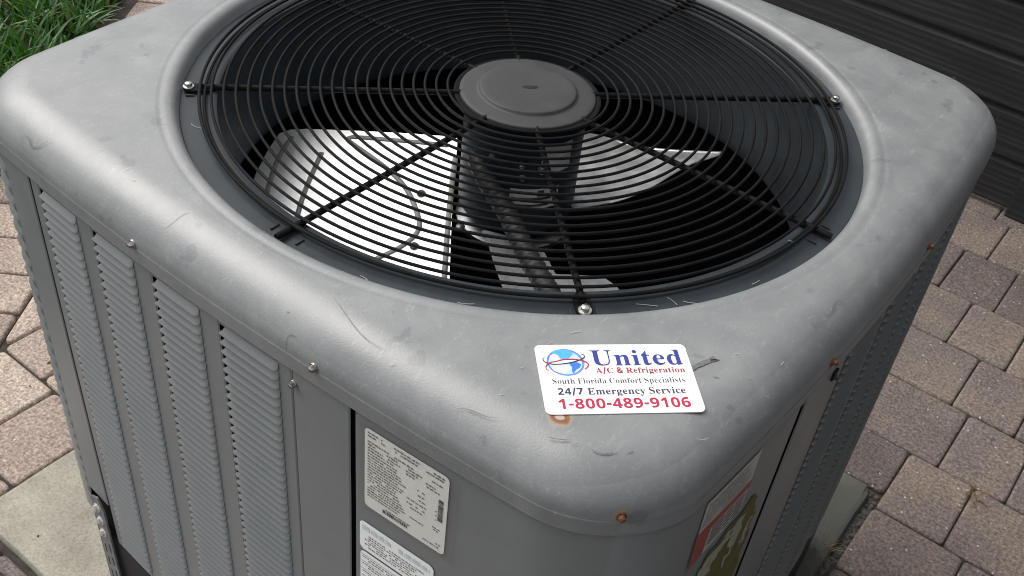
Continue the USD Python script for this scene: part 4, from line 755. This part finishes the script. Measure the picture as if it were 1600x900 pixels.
for k in range(8):
    a = k * math.pi / 4; d = np.array([math.cos(a), math.sin(a), 0]); R1 = .3665 if k % 2 == 0 else .352
    xs = np.r_[np.linspace(.070, R1 - .002, 30), R1]
    rad = np.full(31, .0033); rad[-1] = .0030
    pts = np.array([d * x_ + [0, 0, H - .0090] for x_ in xs])
    rod = obj('radial_rod', tube(pts, rad, 12), WIRE, grille, smooth=40)
    if k % 2:
        s = np.array([-d[1], d[0], 0])
        tb = extrude(LineString([(.345, 0), (.3600, 0)]).buffer(.0075, quad_segs=6), .0022)
        obj('mounting_tab', onplane(tb, np.array([0, 0, H - .0112]), d, s, np.array([0, 0, 1.0])), WIRE, rod, smooth=30)
        screw(d * .3615 + [0, 0, H - .0088], (0, 0, 1), STEEL, grille, r=.0062)
    else:
        s = np.array([-d[1], d[0], 0])
    for sg in (1, -1):
        mk = extrude(sbox(.3490, sg * .016 - .0008, .3590, sg * .016 + .0008) if k % 2 == 0 else sbox(.355, sg * .0115 - .0009, .3635, sg * .0115 + .0009), .0016)
        obj('flange_nib', onplane(mk, np.array([0, 0, H - .0134]), d, s, np.array([0, 0, 1.0])), RINGM, shroud, smooth=30)
hub = obj('hub_cap', lathe([(0.0, H - .0012), (.020, H - .0010), (.045, H - .0008), (.0520, H - .0010), (.0536, H - .0018), (.0545, H - .0036), (.0556, H - .0046), (.0580, H - .0050), (.0700, H - .0056), (.0745, H - .0060), (.0757, H - .0072), (.0760, H - .0095), (.070, H - .0110), (.02, H - .0112), (0, H - .0112)], 160), HUBM, unit, smooth=40)
obj('hub_rim', lathe([(.0750, H - .0095), (.0785, H - .0080), (.0815, H - .0085), (.0822, H - .0105), (.0815, H - .0150), (.0760, H - .0160), (.07, H - .0160)], 140), WIRE, hub, smooth=40)
dn = lathe([(.0075, 0), (.005, .0005), (0, .0006)], 18); dn.apply_transform(np.diag([1.4, .6, 1, 1])); dn.apply_transform(trimesh.transformations.rotation_matrix(.75, (0, 0, 1))); dn.apply_translation((0.001, .002, H - .00125))
obj('hub_mark', dn, BASEM, hub, smooth=True)

# --- motor, conduit, blades
MR = .0685
motor = obj('fan_motor', lathe([(0, H - .012), (.060, H - .012), (.0660, H - .018), (MR, H - .022), (MR, H - .1480), (.0660, H - .1530), (.055, H - .1550), (.02, H - .1570), (0, H - .1570)], 80), MOTOR, unit, smooth=35)
def onmotor(az0, az1, z0, z1, off, n=10):
    a = np.radians(np.linspace(az0, az1, n)); r = MR + off
    return grid(np.stack([np.stack([r * np.cos(a), r * np.sin(a), np.full(n, H + z)], 1) for z in (z0, z1)], 1))
MLAB = mat('motor_label', (0.42, 0.42, 0.40), 0.4, var=(0.60, 0.60, 0.57), scale=90, coord='world')
ml = obj('motor_label', onmotor(-62, -14, -.116, -.089, .0006), MLAB, motor, smooth=True)
obj('label_stripe', onmotor(-60, -22, -.104, -.1005, .0010), INKK, ml, smooth=True); obj('label_stripe', onmotor(-58, -24, -.1125, -.1095, .0010), INKK, ml, smooth=True)
obj('label_stripe', onmotor(-36, -30, -.099, -.091, .0010), INKK, ml, smooth=True)
obj('motor_label', onmotor(-36, -4, -.070, -.034, .0006), MLAB, motor, smooth=True)
obj('motor_plate', onmotor(-84, -46, -.074, -.053, .0022), MOTOR, motor, smooth=True)
for az, z in ((-82, -.056), (-54, -.057), (-52, -.073), (-88, -.075), (-36, -.0605)):
    a = math.radians(az); screw((MR * math.cos(a) * 1.02, MR * math.sin(a) * 1.02, H + z), (math.cos(a), math.sin(a), 0), STEEL, motor, r=.0042)
cp = np.array([(-.0190, -.0560, -.072), (.0000, -.0705, -.080), (.0190, -.0745, -.092), (.0444, -.0800, -.106), (.0803, -.0975, -.120), (.1201, -.1174, -.130), (.1603, -.1392, -.136), (.225, -.180, -.140), (.262, -.205, -.142)]) + [0, 0, H]
cs = spline(cp, 150); k = np.arange(150)
obj('wire_conduit', tube(cs, .0112 + .0006 * np.sin(k * 1.9) + .0008 * meshkit.noise(np.c_[k * .31, k * 0, k * 0], 2), 14), LOOM, unit, smooth=True)
obj('fan_hub', lathe([(0, H - .158), (.030, H - .158), (.052, H - .166), (.070, H - .172), (.070, H - .178), (0, H - .178)], 60), ALUD, unit, smooth=30)
def bladeplate(poly, co, m_, zoff=0.0, th=.0016):
    g = poly.buffer(-.006).buffer(.006, quad_segs=5); xs = [w for w in polys(g)]
    mm = extrude(g, th); z = co[0] * mm.vertices[:, 0] + co[1] * mm.vertices[:, 1] + co[2]
    return T(np.c_[mm.vertices[:, :2], mm.vertices[:, 2] + z + H + zoff], mm.faces)
def arcp(r, a0, a1, n=14): return [(r * math.cos(math.radians(a)), r * math.sin(math.radians(a))) for a in np.linspace(a0, a1, n)]
CL = (-.05, .27, -.1525)
left = Polygon([(.0178, -.1385), (-.0196, -.0937), (-.0680, -.0340), (-.0924, -.0015), (-.1212, .0352), (-.1744, .0049), (-.2299, -.0297), (-.2851, -.0653), (-.3010, -.0780)] + arcp(.3215, -163.5, -84) + [(.030, -.20)])
bl1 = obj('fan_blade', bladeplate(left, CL, ALU), ALU, unit, smooth=25, label='large bright fan blade on the left')
def onbl(pts, co, r, m_, name, parent, zoff=.0016):
    p2 = spline(pts, 24) if len(pts) > 2 else np.array(pts); z = co[0] * p2[:, 0] + co[1] * p2[:, 1] + co[2] + H + zoff
    t3 = tube(np.c_[p2, z], r, 8); c0 = np.interp(np.arange(len(t3.vertices)), np.arange(len(t3.vertices)), t3.vertices[:, 2])
    zc = co[0] * t3.vertices[:, 0] + co[1] * t3.vertices[:, 1] + co[2] + H + zoff; t3.vertices[:, 2] = zc + (t3.vertices[:, 2] - zc) * .45
    obj(name, t3, m_, parent, smooth=True)
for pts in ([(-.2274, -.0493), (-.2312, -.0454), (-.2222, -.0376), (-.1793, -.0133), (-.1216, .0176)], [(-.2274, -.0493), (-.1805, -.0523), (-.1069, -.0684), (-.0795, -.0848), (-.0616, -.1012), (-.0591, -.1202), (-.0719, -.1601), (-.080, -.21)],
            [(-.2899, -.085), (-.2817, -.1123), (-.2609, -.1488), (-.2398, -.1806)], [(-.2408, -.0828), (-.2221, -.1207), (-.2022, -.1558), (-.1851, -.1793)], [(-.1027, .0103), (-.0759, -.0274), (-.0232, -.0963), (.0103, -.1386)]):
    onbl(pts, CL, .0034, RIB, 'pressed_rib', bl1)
for (x, y), m_ in (((-.0964, -.0595), RUST), ((-.0499, -.1226), DARKSTEEL), ((-.0254, -.0702), DARKSTEEL)):
    q = lathe([(.0056, 0), (.0056, .0012), (.0040, .0028), (0, .0034)], 16); q.apply_translation((x, y, CL[0] * x + CL[1] * y + CL[2] + H + .0015)); obj('rivet', fix(q), m_, bl1, smooth=40)
CR = (.23, -.135, -.151)
rightb = Polygon([(.0717, .012), (.0958, .0526), (.1051, .0877), (.1084, .1352), (.1089, .1744), (.1081, .2264), (.1176, .2612), (.1262, .3000), (.0720, .2690), (.0234, .2530), (-.0146, .2560), (-.0489, .2610), (-.0757, .2560), (-.070, .12), (-.020, .078), (.030, .068)])
bl2 = obj('fan_blade', bladeplate(rightb, CR, ALU), ALU, unit, smooth=25, label='narrow grey fan blade on the right')
onbl([(.1225, .2955), (.0720, .2670), (.0234, .2510), (-.0146, .2540)], CR, .0026, ALU, 'rolled_edge', bl2); onbl([(.0958, .0545), (.1051, .0885), (.1084, .1352), (.1081, .2264), (.1225, .2900)], CR, .0026, ALU, 'rolled_edge', bl2)
CF = (-.207, -.174, -.15648)
frontb = Polygon([(-.0016, -.0981), (.0270, -.0890), (.0505, -.1087), (.0751, -.1281), (.1009, -.1471)] + arcp(.30, -53, -8, 8) + [(.1745, -.0173), (.1587, -.0113), (.1396, -.0131), (.1089, -.0643), (.0774, -.0442), (.0416, -.0595)])
obj('fan_blade', bladeplate(frontb, CF, ALU), ALU, unit, smooth=25, label='shaded fan blade at the front under the conduit')
